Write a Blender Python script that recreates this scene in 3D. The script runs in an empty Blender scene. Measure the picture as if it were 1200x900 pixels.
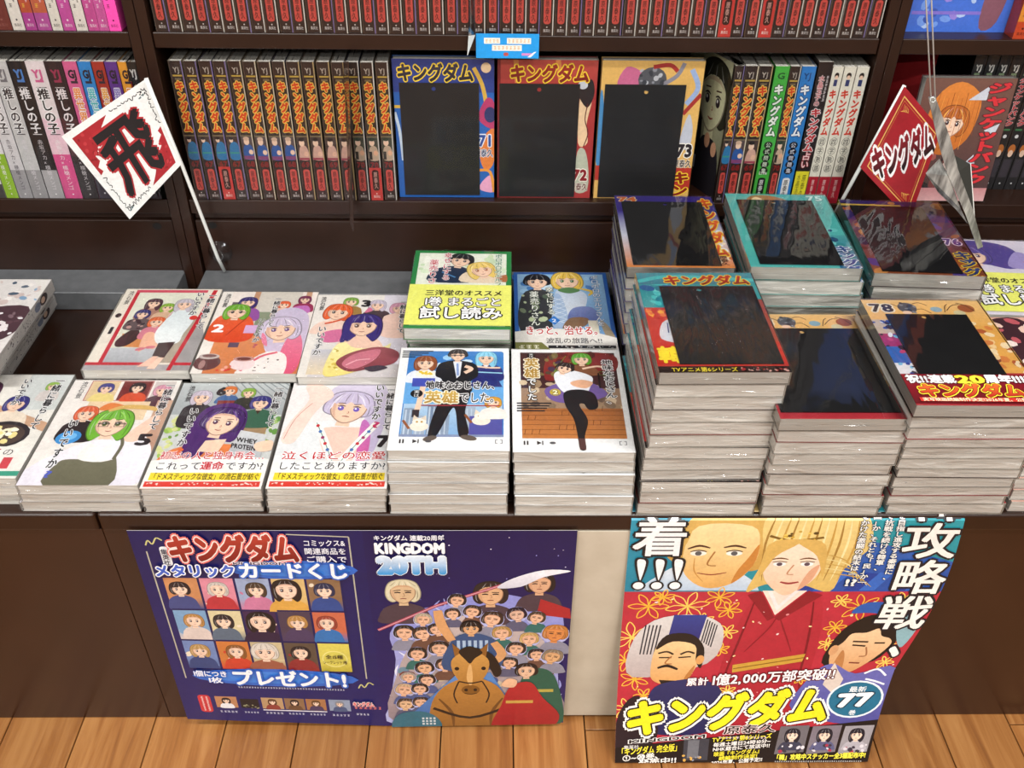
import bpy, bmesh, math, random
from mathutils import Vector, Matrix
R = math.radians
rnd = random.Random(7)
S = bpy.context.scene
COL = S.collection

# ------------------------------------------------------------------ camera
F_PX = 1115.5; PITCH = R(38.07); YAW = R(1.28); ROLL = R(0.94)
CAM = Vector((0.0, -0.7323, 1.1462))
fw = Vector((math.sin(YAW)*math.cos(PITCH), math.cos(YAW)*math.cos(PITCH), -math.sin(PITCH)))
ri0 = Vector((math.cos(YAW), -math.sin(YAW), 0)); up0 = ri0.cross(fw)
ri = ri0*math.cos(ROLL) + up0*math.sin(ROLL); up = -ri0*math.sin(ROLL) + up0*math.cos(ROLL)
cd = bpy.data.cameras.new('camera'); cam = bpy.data.objects.new('camera', cd); COL.objects.link(cam)
cd.sensor_width = 36; cd.lens = F_PX/1200*36; cd.clip_start = .05
m = Matrix((ri, up, -fw)).transposed().to_4x4(); m.translation = CAM; cam.matrix_world = m
S.camera = cam

# ------------------------------------------------------------------ light
w = bpy.data.worlds.new('world'); S.world = w; w.use_nodes = True
w.node_tree.nodes['Background'].inputs[0].default_value = (1, .97, .93, 1)
w.node_tree.nodes['Background'].inputs[1].default_value = .22
def area(name, loc, sx, sy, power, tgt=None):
    l = bpy.data.lights.new(name, 'AREA'); l.shape = 'RECTANGLE'; l.size = sx; l.size_y = sy; l.energy = power
    l.color = (1, .975, .94)
    o = bpy.data.objects.new(name, l); COL.objects.link(o); o.location = loc
    return o
for x in (-1.4, 1.0):
    for y, pw in ((-.75, 37), (-2.3, 43), (-3.9, 56)): area('ceiling_tube_light', (x, y, 2.75), 1.25, .16, pw)
S.view_settings.view_transform = 'Standard'; S.view_settings.look = 'None'
S.view_settings.exposure = 0.28; S.view_settings.gamma = 1; S.view_settings.use_curve_mapping = False

# ------------------------------------------------------------------ helpers
def ray(u, v): return fw + ri*((u-600)/F_PX) - up*((v-450)/F_PX)
def onY(u, v, Y):
    d = ray(u, v); return CAM + d*((Y-CAM.y)/d.y)
def onZ(u, v, Z):
    d = ray(u, v); return CAM + d*((Z-CAM.z)/d.z)
def lin(h, a=1.0):
    if not isinstance(h, str): return h
    c = []
    for i in (0, 2, 4):
        s = int(h[i:i+2], 16)/255
        c.append(s/12.92 if s <= .04045 else ((s+.055)/1.055)**2.4)
    return (c[0], c[1], c[2], a)

def link(name, data, parent=None, loc=None):
    o = bpy.data.objects.new(name, data); COL.objects.link(o)
    if parent is not None: o.parent = parent
    if loc is not None: o.location = loc
    return o
def tag(o, label, cat=None, group=None, kind=None):
    if label: o['label'] = label
    if cat: o['category'] = cat
    if group: o['group'] = group
    if kind: o['kind'] = kind
    return o
def empty(name, loc, label, cat, group=None):
    o = link(name, None, None, loc); o.empty_display_size = .02
    return tag(o, label, cat, group)

def box_geo(bm, x0, y0, z0, x1, y1, z1):
    vs = [bm.verts.new(p) for p in ((x0,y0,z0),(x1,y0,z0),(x1,y1,z0),(x0,y1,z0),(x0,y0,z1),(x1,y0,z1),(x1,y1,z1),(x0,y1,z1))]
    for f in ((3,2,1,0),(4,5,6,7),(0,1,5,4),(1,2,6,5),(2,3,7,6),(3,0,4,7)): bm.faces.new([vs[i] for i in f])
    return vs
def mesh_of(name, bm, mat, bevel=0, seg=2, smooth=False):
    if bevel:
        bmesh.ops.bevel(bm, geom=list(bm.edges), offset=bevel, segments=seg, affect='EDGES', profile=.5)
    me = bpy.data.meshes.new(name); bm.to_mesh(me); bm.free()
    if mat: me.materials.append(mat)
    if smooth:
        for p in me.polygons: p.use_smooth = True
    return me
def box(name, x0, y0, z0, x1, y1, z1, mat, parent=None, bevel=.001, seg=2):
    bm = bmesh.new(); box_geo(bm, x0, y0, z0, x1, y1, z1)
    return link(name, mesh_of(name, bm, mat, bevel, seg), parent)
def tube_mesh(name, pts, r, mat, n=8, r2=None):
    bm = bmesh.new(); rings = []
    for i, p in enumerate(pts):
        p = Vector(p); a = Vector(pts[max(i-1,0)]); b = Vector(pts[min(i+1,len(pts)-1)])
        t = (b-a).normalized(); s = t.orthogonal().normalized(); q = t.cross(s)
        rr = r if r2 is None else r + (r2-r)*i/(len(pts)-1)
        rings.append([bm.verts.new(p + (s*math.cos(2*math.pi*k/n) + q*math.sin(2*math.pi*k/n))*rr) for k in range(n)])
    for a, b in zip(rings, rings[1:]):
        for k in range(n): bm.faces.new((a[k], a[(k+1)%n], b[(k+1)%n], b[k]))
    bm.faces.new(rings[0][::-1]); bm.faces.new(rings[-1])
    bmesh.ops.recalc_face_normals(bm, faces=bm.faces)
    return mesh_of(name, bm, mat, smooth=True)

# ------------------------------------------------------------------ materials
def new_mat(name, col='ffffff', rough=.5, coat=0, coat_rough=.1, metal=0, spec=.5):
    M = bpy.data.materials.new(name); M.use_nodes = True
    b = M.node_tree.nodes['Principled BSDF']
    b.inputs['Base Color'].default_value = lin(col); b.inputs['Roughness'].default_value = rough
    b.inputs['Coat Weight'].default_value = coat; b.inputs['Coat Roughness'].default_value = coat_rough
    b.inputs['Metallic'].default_value = metal; b.inputs['Specular IOR Level'].default_value = spec
    return M
def nd(M, t, **kw):
    n = M.node_tree.nodes.new(t)
    for k, v in kw.items():
        if k.startswith('_'): n.inputs[k[1:].replace('_', ' ')].default_value = v
        else: setattr(n, k, v)
    return n
def wire(M, a, b): M.node_tree.links.new(a, b)
def bsdf(M): return M.node_tree.nodes['Principled BSDF']
def noise_chain(M, scale3, scale=1, detail=4, rough=.6, coord='Object'):
    tc = nd(M, 'ShaderNodeTexCoord'); mp = nd(M, 'ShaderNodeMapping'); mp.inputs['Scale'].default_value = scale3
    no = nd(M, 'ShaderNodeTexNoise', _Scale=scale, _Detail=detail, _Roughness=rough)
    wire(M, tc.outputs[coord], mp.inputs['Vector']); wire(M, mp.outputs[0], no.inputs['Vector'])
    return no
def ramp(M, fac, stops):
    r = nd(M, 'ShaderNodeValToRGB'); e = r.color_ramp.elements
    while len(e) < len(stops): e.new(.5)
    for el, (p, c) in zip(e, stops): el.position = p; el.color = lin(c)
    wire(M, fac, r.inputs[0]); return r
def bump(M, h, dist, strength=1, target=None, inp='Normal'):
    b = nd(M, 'ShaderNodeBump'); b.inputs['Distance'].default_value = dist; b.inputs['Strength'].default_value = strength
    wire(M, h, b.inputs['Height'])
    wire(M, b.outputs[0], (target or bsdf(M)).inputs[inp]); return b

MAT = {}
# dark brown laminate
M = new_mat('brown_laminate', '2e1a10', .32, spec=.5); n = noise_chain(M, (3, 3, 3), 6, 5)
wire(M, ramp(M, n.outputs[0], [(.3, '24130b'), (.7, '2c180f')]).outputs[0], bsdf(M).inputs['Base Color'])
n2 = noise_chain(M, (1, 1, 1), 900, 2); bump(M, n2.outputs[0], .00012, .5); MAT['brown'] = M
M = new_mat('brown_panel', '4a2c1c', .22, spec=.6); n = noise_chain(M, (2, 2, 2), 5, 5)
wire(M, ramp(M, n.outputs[0], [(.3, '2c180f'), (.7, '331c12')]).outputs[0], bsdf(M).inputs['Base Color'])
n2 = noise_chain(M, (1, 1, 1), 700, 2); bump(M, n2.outputs[0], .0002, .5); MAT['panel'] = M
M = new_mat('grey_metal', '6b6d70', .42, metal=.35); n = noise_chain(M, (2, 2, 2), 30, 4)
wire(M, ramp(M, n.outputs[0], [(.3, '64676a'), (.7, '727477')]).outputs[0], bsdf(M).inputs['Base Color']); MAT['grey'] = M
M = new_mat('beige_board', 'cfc5b2', .5); n = noise_chain(M, (2, 2, 2), 12, 4)
wire(M, ramp(M, n.outputs[0], [(.3, 'b9ae9a'), (.7, 'c5bba8')]).outputs[0], bsdf(M).inputs['Base Color']); MAT['beige'] = M
M = new_mat('dark_hole', '050505', .6); MAT['hole'] = M
M = new_mat('joint', '1e120a', .8); MAT['joint'] = M
# oak plank
M = new_mat('oak_plank', 'b27c49', .33, spec=.45)
oi = nd(M, 'ShaderNodeObjectInfo'); tc = nd(M, 'ShaderNodeTexCoord'); mp = nd(M, 'ShaderNodeMapping'); mp.inputs['Scale'].default_value = (26, 1.6, 26)
ad = nd(M, 'ShaderNodeVectorMath', operation='ADD'); sc = nd(M, 'ShaderNodeVectorMath', operation='SCALE'); sc.inputs['Scale'].default_value = 9
cx = nd(M, 'ShaderNodeCombineXYZ')
for i in range(3): wire(M, oi.outputs['Random'], cx.inputs[i])
wire(M, cx.outputs[0], sc.inputs[0]); wire(M, tc.outputs['Object'], mp.inputs[0]); wire(M, mp.outputs[0], ad.inputs[0]); wire(M, sc.outputs[0], ad.inputs[1])
no = nd(M, 'ShaderNodeTexNoise', _Scale=2.2, _Detail=7, _Roughness=.62, _Distortion=.8); wire(M, ad.outputs[0], no.inputs['Vector'])
rp = ramp(M, no.outputs[0], [(.28, '764824'), (.45, '905d2f'), (.6, 'a16f3e'), (.8, 'ae7e4a')])
hs = nd(M, 'ShaderNodeHueSaturation'); mr = nd(M, 'ShaderNodeMapRange', _To_Min=.86, _To_Max=1.12); wire(M, oi.outputs['Random'], mr.inputs[0])
wire(M, mr.outputs[0], hs.inputs['Value']); wire(M, rp.outputs[0], hs.inputs['Color']); wire(M, hs.outputs[0], bsdf(M).inputs['Base Color'])
bump(M, no.outputs[0], .0003, .4); MAT['oak'] = M
# printed paper: colour of each printed shape is stored on the mesh
def print_mat(name, rough, coat, coat_rough, wob=0):
    M = new_mat(name, 'ffffff', rough, coat, coat_rough)
    a = nd(M, 'ShaderNodeAttribute', attribute_name='Ink'); n = noise_chain(M, (1, 1, 1), 260, 3)
    n3 = noise_chain(M, (1, 1, 1), 55, 5, .65); av = nd(M, 'ShaderNodeMath', operation='ADD'); wire(M, n.outputs[0], av.inputs[0]); wire(M, n3.outputs[0], av.inputs[1])
    mr = nd(M, 'ShaderNodeMapRange'); mr.inputs['From Min'].default_value = .6; mr.inputs['From Max'].default_value = 1.4; mr.inputs['To Min'].default_value = .84; mr.inputs['To Max'].default_value = 1.1; wire(M, av.outputs[0], mr.inputs[0])
    vm = nd(M, 'ShaderNodeVectorMath', operation='SCALE'); wire(M, a.outputs['Color'], vm.inputs[0]); wire(M, mr.outputs[0], vm.inputs['Scale'])
    wire(M, vm.outputs[0], bsdf(M).inputs['Base Color'])
    if wob:
        n2 = noise_chain(M, (1, 1, 1), 14, 2); bump(M, n2.outputs[0], wob, .5)
    return M
MAT['ink'] = print_mat('printed_cover', .42, 0, .1)
MAT['poster'] = print_mat('printed_poster', .36, .1, .2, .003)
# page block: fine sheets along the thickness
M = new_mat('page_edges', 'cfc9ba', .75, spec=.3); n = noise_chain(M, (14, 14, 1500), 1, 3, .7)
n1 = noise_chain(M, (9, 9, 260), 1, 3, .7)
mx = nd(M, 'ShaderNodeMix'); mx.data_type = 'RGBA'; mx.inputs[0].default_value = .5
wire(M, ramp(M, n.outputs[0], [(.3, 'cac6bc'), (.55, 'efece4'), (.8, 'f8f6f0')]).outputs[0], mx.inputs[6])
wire(M, ramp(M, n1.outputs[0], [(.3, 'd0ccc2'), (.5, 'efece4'), (.75, 'faf8f3')]).outputs[0], mx.inputs[7])
wire(M, mx.outputs[2], bsdf(M).inputs['Base Color']); bump(M, n.outputs[0], .0004, .7); MAT['pages'] = M
# black card
M = new_mat('black_card', '1b1b1d', .5, spec=.4); n = noise_chain(M, (1, 1, 1), 30, 2); wire(M, ramp(M, n.outputs[0], [(.3, '19191b'), (.7, '1e1e20')]).outputs[0], bsdf(M).inputs['Base Color']); MAT['card'] = M
# clear shrink film
def film(name, scale3, sc, dist, base=.035, rough=.07, gain=.9):
    M = bpy.data.materials.new(name); M.use_nodes = True; nt = M.node_tree; nt.nodes.remove(bsdf(M))
    tr = nd(M, 'ShaderNodeBsdfTransparent'); gl = nd(M, 'ShaderNodeBsdfAnisotropic'); gl.inputs['Roughness'].default_value = rough
    mix = nd(M, 'ShaderNodeMixShader'); fr = nd(M, 'ShaderNodeFresnel', _IOR=1.5)
    oi = nd(M, 'ShaderNodeObjectInfo')
    tc = nd(M, 'ShaderNodeTexCoord'); mp = nd(M, 'ShaderNodeMapping'); mp.inputs['Scale'].default_value = scale3
    cx = nd(M, 'ShaderNodeCombineXYZ'); mu = nd(M, 'ShaderNodeMath', operation='MULTIPLY'); mu.inputs[1].default_value = 40
    wire(M, oi.outputs['Random'], mu.inputs[0])
    for i in range(3): wire(M, mu.outputs[0], cx.inputs[i])
    wire(M, cx.outputs[0], mp.inputs['Location']); wire(M, tc.outputs['Object'], mp.inputs[0])
    no = nd(M, 'ShaderNodeTexNoise', _Scale=sc, _Detail=3, _Roughness=.5, _Distortion=.6); wire(M, mp.outputs[0], no.inputs['Vector'])
    bp = nd(M, 'ShaderNodeBump'); bp.inputs['Distance'].default_value = dist; wire(M, no.outputs[0], bp.inputs['Height'])
    wire(M, bp.outputs[0], gl.inputs['Normal']); wire(M, bp.outputs[0], fr.inputs['Normal'])
    ma = nd(M, 'ShaderNodeMath', operation='MULTIPLY_ADD'); ma.inputs[1].default_value = gain; ma.inputs[2].default_value = base; ma.use_clamp = True
    wire(M, fr.outputs[0], ma.inputs[0]); wire(M, ma.outputs[0], mix.inputs[0]); wire(M, tr.outputs[0], mix.inputs[1]); wire(M, gl.outputs[0], mix.inputs[2])
    wire(M, mix.outputs[0], nt.nodes['Material Output'].inputs[0])
    return M
MAT['film'] = film('clear_film', (14, 5, 60), 1, .004, .0, .07, .75)
MAT['film_card'] = film('clear_film_taut', (15, 4, 15), 1, .0024, .0, .05, 1.25)
MAT['film_face'] = film('clear_film_upright', (22, 7, 22), 1, .0, .0, .06, .35)
MAT['film_side'] = film('clear_film_side', (9, 9, 120), 1, .006, .05, .1, 1.2)
MAT['acrylic'] = film('clear_acrylic', (3, 3, 3), 1, .0, .03, .03, .7)
MAT['white'] = new_mat('white_plastic', 'e9ece8', .4); MAT['string'] = new_mat('white_string', 'e4e0da', .8)
MAT['paper'] = new_mat('white_paper', 'e8e6e0', .6)
M = new_mat('silver_card', '9a9a96', .3, metal=.25); n = noise_chain(M, (30, 30, 6), 3, 4)
wire(M, ramp(M, n.outputs[0], [(.35, '4e4c4a'), (.5, '8f8e8a'), (.7, 'c2c1bb')]).outputs[0], bsdf(M).inputs['Base Color']); MAT['silver'] = M
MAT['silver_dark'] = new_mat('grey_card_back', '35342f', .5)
MAT['plate'] = new_mat('brown_acrylic', '3a2a24', .15, coat=.5)

# ------------------------------------------------------------------ flat print built as thin coloured shapes
GL = {}
def glyph(ch, off):
    k = (ch, off)
    if k in GL: return GL[k]
    c = bpy.data.curves.new('g', 'FONT'); c.body = ch; c.offset = off; c.resolution_u = 2
    o = bpy.data.objects.new('g', c); COL.objects.link(o); me = o.to_mesh()
    vs = [(v.co.x, v.co.y) for v in me.vertices]; fs = [tuple(p.vertices) for p in me.polygons]
    o.to_mesh_clear(); bpy.data.objects.remove(o); bpy.data.curves.remove(c)
    if off and (ch, 0) not in GL: glyph(ch, 0)
    b = GL[(ch, 0)][2] if off else ((min(v[0] for v in vs), max(v[0] for v in vs)) if vs else (0, .3))
    GL[k] = (vs, fs, b); return GL[k]
def smooth(pts, n=5, closed=True):
    out = []; N = len(pts); rng = range(N if closed else N-1)
    for i in rng:
        g = (lambda j: pts[j % N]) if closed else (lambda j: pts[min(max(j, 0), N-1)])
        p0, p1, p2, p3 = g(i-1), g(i), g(i+1), g(i+2)
        for k in range(n):
            t = k/n
            out.append(tuple(.5*((2*p1[a]) + (-p0[a]+p2[a])*t + (2*p0[a]-5*p1[a]+4*p2[a]-p3[a])*t*t + (-p0[a]+3*p1[a]-3*p2[a]+p3[a])*t**3) for a in (0, 1)))
    if not closed: out.append(pts[-1])
    return out
class Art:
    """2-D print: w x h units; each shape lies a hair above whatever it overlaps"""
    def __init__(s, w=100, h=142, clip=True): s.w, s.h, s.sh, s.clip = w, h, [], clip; s.tf = None
    def _add(s, vs, fs, cols, ex=None):
        if not vs: return
        if s.tf: vs = [s.tf(*v) for v in vs]
        bb = (min(v[0] for v in vs), min(v[1] for v in vs), max(v[0] for v in vs), max(v[1] for v in vs)); L = 0
        for (b, l, top, *_) in s.sh:
            if top >= L and b[0] < bb[2] and b[2] > bb[0] and b[1] < bb[3] and b[3] > bb[1]: L = top+1
        s.sh.append((bb, L, L+(max(ex) if ex else 0), vs, fs, cols, ex))
    def poly(s, pts, c, c2=None):
        if c2 is None: cols = [lin(c)]*len(pts)
        else:
            y0 = min(p[1] for p in pts); y1 = max(p[1] for p in pts); a, b = lin(c), lin(c2)
            cols = [tuple(a[i] + (b[i]-a[i])*((p[1]-y0)/max(y1-y0, 1e-6)) for i in range(4)) for p in pts]
        s._add(list(pts), [tuple(range(len(pts)))], cols)
    def rect(s, x0, y0, x1, y1, c, c2=None): s.poly([(x0, y0), (x1, y0), (x1, y1), (x0, y1)], c, c2)
    def rrect(s, x0, y0, x1, y1, r, c):
        p = []
        for cx, cy, a in ((x1-r, y0+r, -90), (x1-r, y1-r, 0), (x0+r, y1-r, 90), (x0+r, y0+r, 180)):
            for k in range(5): p.append((cx+r*math.cos(R(a+22.5*k)), cy+r*math.sin(R(a+22.5*k))))
        s.poly(p, c)
    def frame(s, x0, y0, x1, y1, t, c):
        for q in ((x0, y0, x1, y0+t), (x0, y1-t, x1, y1), (x0, y0+t, x0+t, y1-t), (x1-t, y0+t, x1, y1-t)): s.rect(*q, c)
    def blob(s, pts, c, c2=None, n=4): s.poly(smooth(pts, n), c, c2)
    def ell(s, x, y, rx, ry, c, rot=0, n=16, c2=None):
        ca, sa = math.cos(R(rot)), math.sin(R(rot)); p = []
        for k in range(n):
            a = 2*math.pi*k/n; X, Y = rx*math.cos(a), ry*math.sin(a); p.append((x+X*ca-Y*sa, y+X*sa+Y*ca))
        s.poly(p, c, c2)
    def line(s, pts, w, c, taper=0, sm=True):
        p = smooth(pts, 4, False) if (sm and len(pts) > 2) else pts; L, Rr = [], []
        for i, q in enumerate(p):
            a, b = p[max(i-1, 0)], p[min(i+1, len(p)-1)]; dx, dy = b[0]-a[0], b[1]-a[1]; d = math.hypot(dx, dy) or 1
            t = i/(len(p)-1); ww = w*.5*(1-taper*(2*abs(t-.5))**1.5)
            L.append((q[0]-dy/d*ww, q[1]+dx/d*ww)); Rr.append((q[0]+dy/d*ww, q[1]-dx/d*ww))
        vs = L+Rr; n = len(p); fs = [(n+i, n+i+1, i+1, i) for i in range(n-1)]
        s._add(vs, fs, [lin(c)]*len(vs))
    def T(s, txt, x0, y0, x1, y1, c, off=.02, outl=None, vert=False, shear=0, rise=0, c2=None):
        """write txt so that it fills the box; outl = [(colour, offset), ...] from outermost in"""
        passes = list(outl or []) + [(c, off)]
        if vert: adv = [1.0]*len(txt)
        else: adv = [(.32 if ch == ' ' else (1.0 if ord(ch) > 0x2000 else max(.3, glyph(ch, 0)[2][1]+.06))) for ch in txt]
        tot = sum(adv)
        for pi, (cc, oo) in enumerate(passes):
            V, Fc, C, X_ = [], [], [], []; t = 0; last = pi == len(passes)-1
            A, B = lin(cc), lin(c2 if (c2 and last) else cc)
            for ch, ad in zip(txt, adv):
                vs0, fs, _ = glyph(ch, 0); b0 = len(V); nv = len(vs0)
                nd_ = 1 if oo < .004 else (4 if oo < .035 else (8 if oo < .09 else 12))
                ks = [(oo*math.cos(2*math.pi*k/nd_+.785), oo*math.sin(2*math.pi*k/nd_+.785)) for k in range(nd_)] if nd_ > 1 else [(0, 0)]
                if nd_ > 8: ks += [(a*.5, b*.5) for a, b in ks[::2]]
                vs = [(a+dx, b+dy) for dx, dy in ks for a, b in vs0]; X_ += [j*.5 for j in range(len(ks)) for _ in vs0]
                for (gx, gy) in vs:
                    if vert:
                        if ch in 'ー…': gx, gy = .5+(gy-.38), .38-(gx-.5)
                        X = x0+(x1-x0)*gx; Y = y1-(y1-y0)*(t+1-(gy+.12))/tot if False else y1-(y1-y0)*((t+.5)-(gy-.38))/tot
                        X += shear*(Y-y1)
                    else:
                        X = x0+(x1-x0)*(t+gx)/tot; Y = y0+(y1-y0)*(gy+.12); X += shear*(Y-y0); Y += rise*(X-x0)
                    V.append((X, Y)); k = min(max(gy, 0), .8)/.8; C.append(tuple(A[i]+(B[i]-A[i])*k for i in range(4)))
                for j in range(len(ks)):
                    for f in fs: Fc.append(tuple(b0+j*nv+i for i in f))
                t += ad
            s._add(V, Fc, C, X_)
    def build(s, name, scale, mapf, mat, cuts=(), step=.00002, base=.00003):
        """mapf(x, y, lift) -> point; x, y in metres from the lower left corner"""
        bm = bmesh.new(); cl = bm.loops.layers.float_color.new('Ink'); lz = bm.verts.layers.float.new('lift')
        for (bb, L, top, vs, fs, cols, ex) in s.sh:
            bv = [bm.verts.new((v[0]*scale, v[1]*scale, 0)) for v in vs]
            for i, b in enumerate(bv): b[lz] = base+(L+(ex[i] if ex else 0))*step
            for f in fs:
                try: fa = bm.faces.new([bv[i] for i in f])
                except ValueError: continue
                fa.normal_update()
                for lp, i in zip(fa.loops, f): lp[cl] = cols[i]
                if fa.normal.z < 0: fa.normal_flip()
        W, H = s.w*scale, s.h*scale
        bmesh.ops.triangulate(bm, faces=[f for f in bm.faces if len(f.verts) > 4])
        def cut(ax, val, sgn=0):
            fs_ = []
            for f in bm.faces:
                c = [v.co[ax] for v in f.verts]
                if sgn == 0:
                    if min(c) < val-1e-7 and max(c) > val+1e-7: fs_.append(f)
                elif (max(c) > val+1e-7 if sgn > 0 else min(c) < val-1e-7): fs_.append(f)
            if not fs_: return
            g = list({e_ for f in fs_ for e_ in f.edges}) + list({v for f in fs_ for v in f.verts}) + fs_
            co = [0, 0, 0]; co[ax] = val; no = [0, 0, 0]; no[ax] = sgn or 1
            bmesh.ops.bisect_plane(bm, geom=g, dist=1e-7, plane_co=co, plane_no=no, clear_outer=bool(sgn))
        if s.clip: cut(0, 0, -1); cut(0, W, 1); cut(1, 0, -1); cut(1, H, 1)
        for ax, val in cuts: cut(0 if ax == 'x' else 1, val)
        for v in bm.verts: v.co = Vector(mapf(v.co.x, v.co.y, v[lz]))
        me = bpy.data.meshes.new(name); bm.to_mesh(me); bm.free(); me.materials.append(mat); return me
def ink_mesh(name, bm, col, mat=None, bevel=0):
    me = mesh_of(name, bm, mat or MAT['ink'], bevel)
    a = me.color_attributes.new('Ink', 'FLOAT_COLOR', 'CORNER'); c = lin(col)
    for d in a.data: d.color = c
    return me
# ------------------------------------------------------------------ setting
CT = .3914            # counter top
YB = .4551            # bookcase front plane
XL, XR = -.4365, .4915  # centres of the two uprights in view
floor = tag(box('floor', -2.4, -2.8, -.03, 2.6, .9, -.006, MAT['joint'], bevel=0), 'light oak plank floor in front of the display counter', kind='structure')
PW = .0958; x0 = -.0708 - PW*18; k = 0; pm = {}
while x0 < 1.75:
    ys = [-2.4, -2.4+rnd.uniform(.3, 1.1)]
    if abs(x0-.6023) < .02: ys = [-2.4, -1.2, .25]
    elif abs(x0-.6981) < .02: ys = [-2.4, -1.1, -.012, .25]
    elif abs(x0-.1208) < .02: ys = [-2.4, -1.3, -.018, .25]
    else:
        while ys[-1] < -.05: ys.append(ys[-1]+.9)
        ys = [y for y in ys if y < -.09] + [.25]
    for a, b in zip(ys, ys[1:]):
        key = round(b-a, 3)
        if key not in pm:
            bm = bmesh.new(); box_geo(bm, .0008, .0008, -.012, PW-.0008, key-.0008, 0); pm[key] = mesh_of('plank', bm, MAT['oak'], .0006, 1)
        link('plank', pm[key], floor, (x0, a, 0))
    x0 += PW
wall = tag(box('wall_back', -2.4, .80, -.03, 2.6, .86, 2.8, new_mat('wall_paint', 'cfc8bc', .7), bevel=0), 'plain wall behind the bookcases', kind='structure')

def bookcase(xa, xb, label):
    """one bay between upright centres xa, xb"""
    e = empty('bookcase', ((xa+xb)/2, YB, 0), label, 'bookcase', 'dark brown bookcase bays'); o = e.location.copy()
    def b(n, x0, y0, z0, x1, y1, z1, bev=.0012): return box(n, x0-o.x, y0-o.y, z0, x1-o.x, y1-o.y, z1, MAT['brown'], e, bev)
    t = .0138
    b('upright', xa+.0003, YB, 0, xa+t, YB+.30, 1.35); b('upright', xb-t, YB, 0, xb-.0003, YB+.30, 1.35)
    for z0, z1 in ((.5125, .5335), (.741, .7605), (.975, .995), (1.21, 1.23)):
        b('shelf', xa+t+.0008, YB+.0022, z0, xb-t-.0008, YB+.285, z1)
    p = b('base_panel', xa+t+.002, YB+.006, .02, xb-t-.002, YB+.024, .5)
    b('rail', xa+t+.002, YB+.012, .5002, xb-t-.002, YB+.024, .5123)
    b('back_panel', xa+t+.0008, YB+.287, .02, xb-t-.0008, YB+.299, 1.35)
    return e, p, o
CASES = {}
for nm, xa, xb, lb in (('l', XL-.928, XL, 'dark brown bookcase bay behind the white flag, on the left'), ('c', XL, XR, 'wide dark brown middle bookcase bay with two full shelves of comics'), ('r', XR, XR+.928, 'dark brown bookcase bay behind the red flag, on the right')):
    CASES[nm] = bookcase(xa, xb, lb)
def hole(nm, u, v, rx=.0062, rz=.0052):
    e, p, o = CASES[nm]; c = onY(u, v, YB+.006); bm = bmesh.new()
    a = [bm.verts.new((c.x-o.x+rx*math.cos(2*math.pi*k/20), c.y-o.y-.0004, c.z+rz*math.sin(2*math.pi*k/20))) for k in range(20)]
    b = [bm.verts.new((v_.co.x, v_.co.y+.003, v_.co.z)) for v_ in a]; bm.faces.new(a)
    for i in range(20): bm.faces.new((a[i], b[i], b[(i+1)%20], a[(i+1)%20]))
    bmesh.ops.recalc_face_normals(bm, faces=bm.faces)
    h = link('cable_hole', mesh_of('cable_hole', bm, MAT['hole']), p); h['label'] = 'round black cable hole'
hole('l', 184, 265); hole('c', 249, 264)

def counter(xa, xb, label):
    e = empty('display_counter', ((xa+xb)/2, 0, 0), label, 'counter', 'low brown display counters'); o = e.location.copy()
    def b(n, x0, y0, z0, x1, y1, z1, mat='brown', bev=.002, p=e): return box(n, x0-o.x, y0, z0, x1-o.x, y1, z1, MAT[mat], p, bev, 3)
    g = .0009
    b('front_lip', xa+g, -.001, .3652, xb-g, .021, CT, bev=.004)
    b('tray_floor', xa+g, .0212, CT-.018, xb-g, YB+.005, CT-.0004, bev=.0004)
    b('front_panel', xa+g*.3, .003, .0005, xb-g*.3, .02, .365, 'panel', .0008)
    b('side_panel', xa+g, .021, 0, xa+.018, YB-.01, CT-.02); b('side_panel', xb-.018, .021, 0, xb-g, YB-.01, CT-.02)
    led = b('back_ledge', xa+.0145, .3985, CT, xb-.0145, YB+.0055, .42, 'grey', .0012)
    return e, o
CN = {}
for nm, xa, xb, lb in (('l', XL+.002-.928, XL+.002, 'low brown display counter unit left of the front seam'), ('c', XL+.002, XR+.002, 'low brown middle display counter carrying most comic stacks and posters'), ('r', XR+.002, XR+.93, 'low brown display counter unit right of the red poster')):
    CN[nm] = counter(xa, xb, lb)
e, o = CN['c']
bp = box('beige_panel', .06-o.x, -.0004, .007, .30-o.x, .0028, .3648, MAT['beige'], e, .0006); bp['label'] = 'plain beige board between the two posters'
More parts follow.
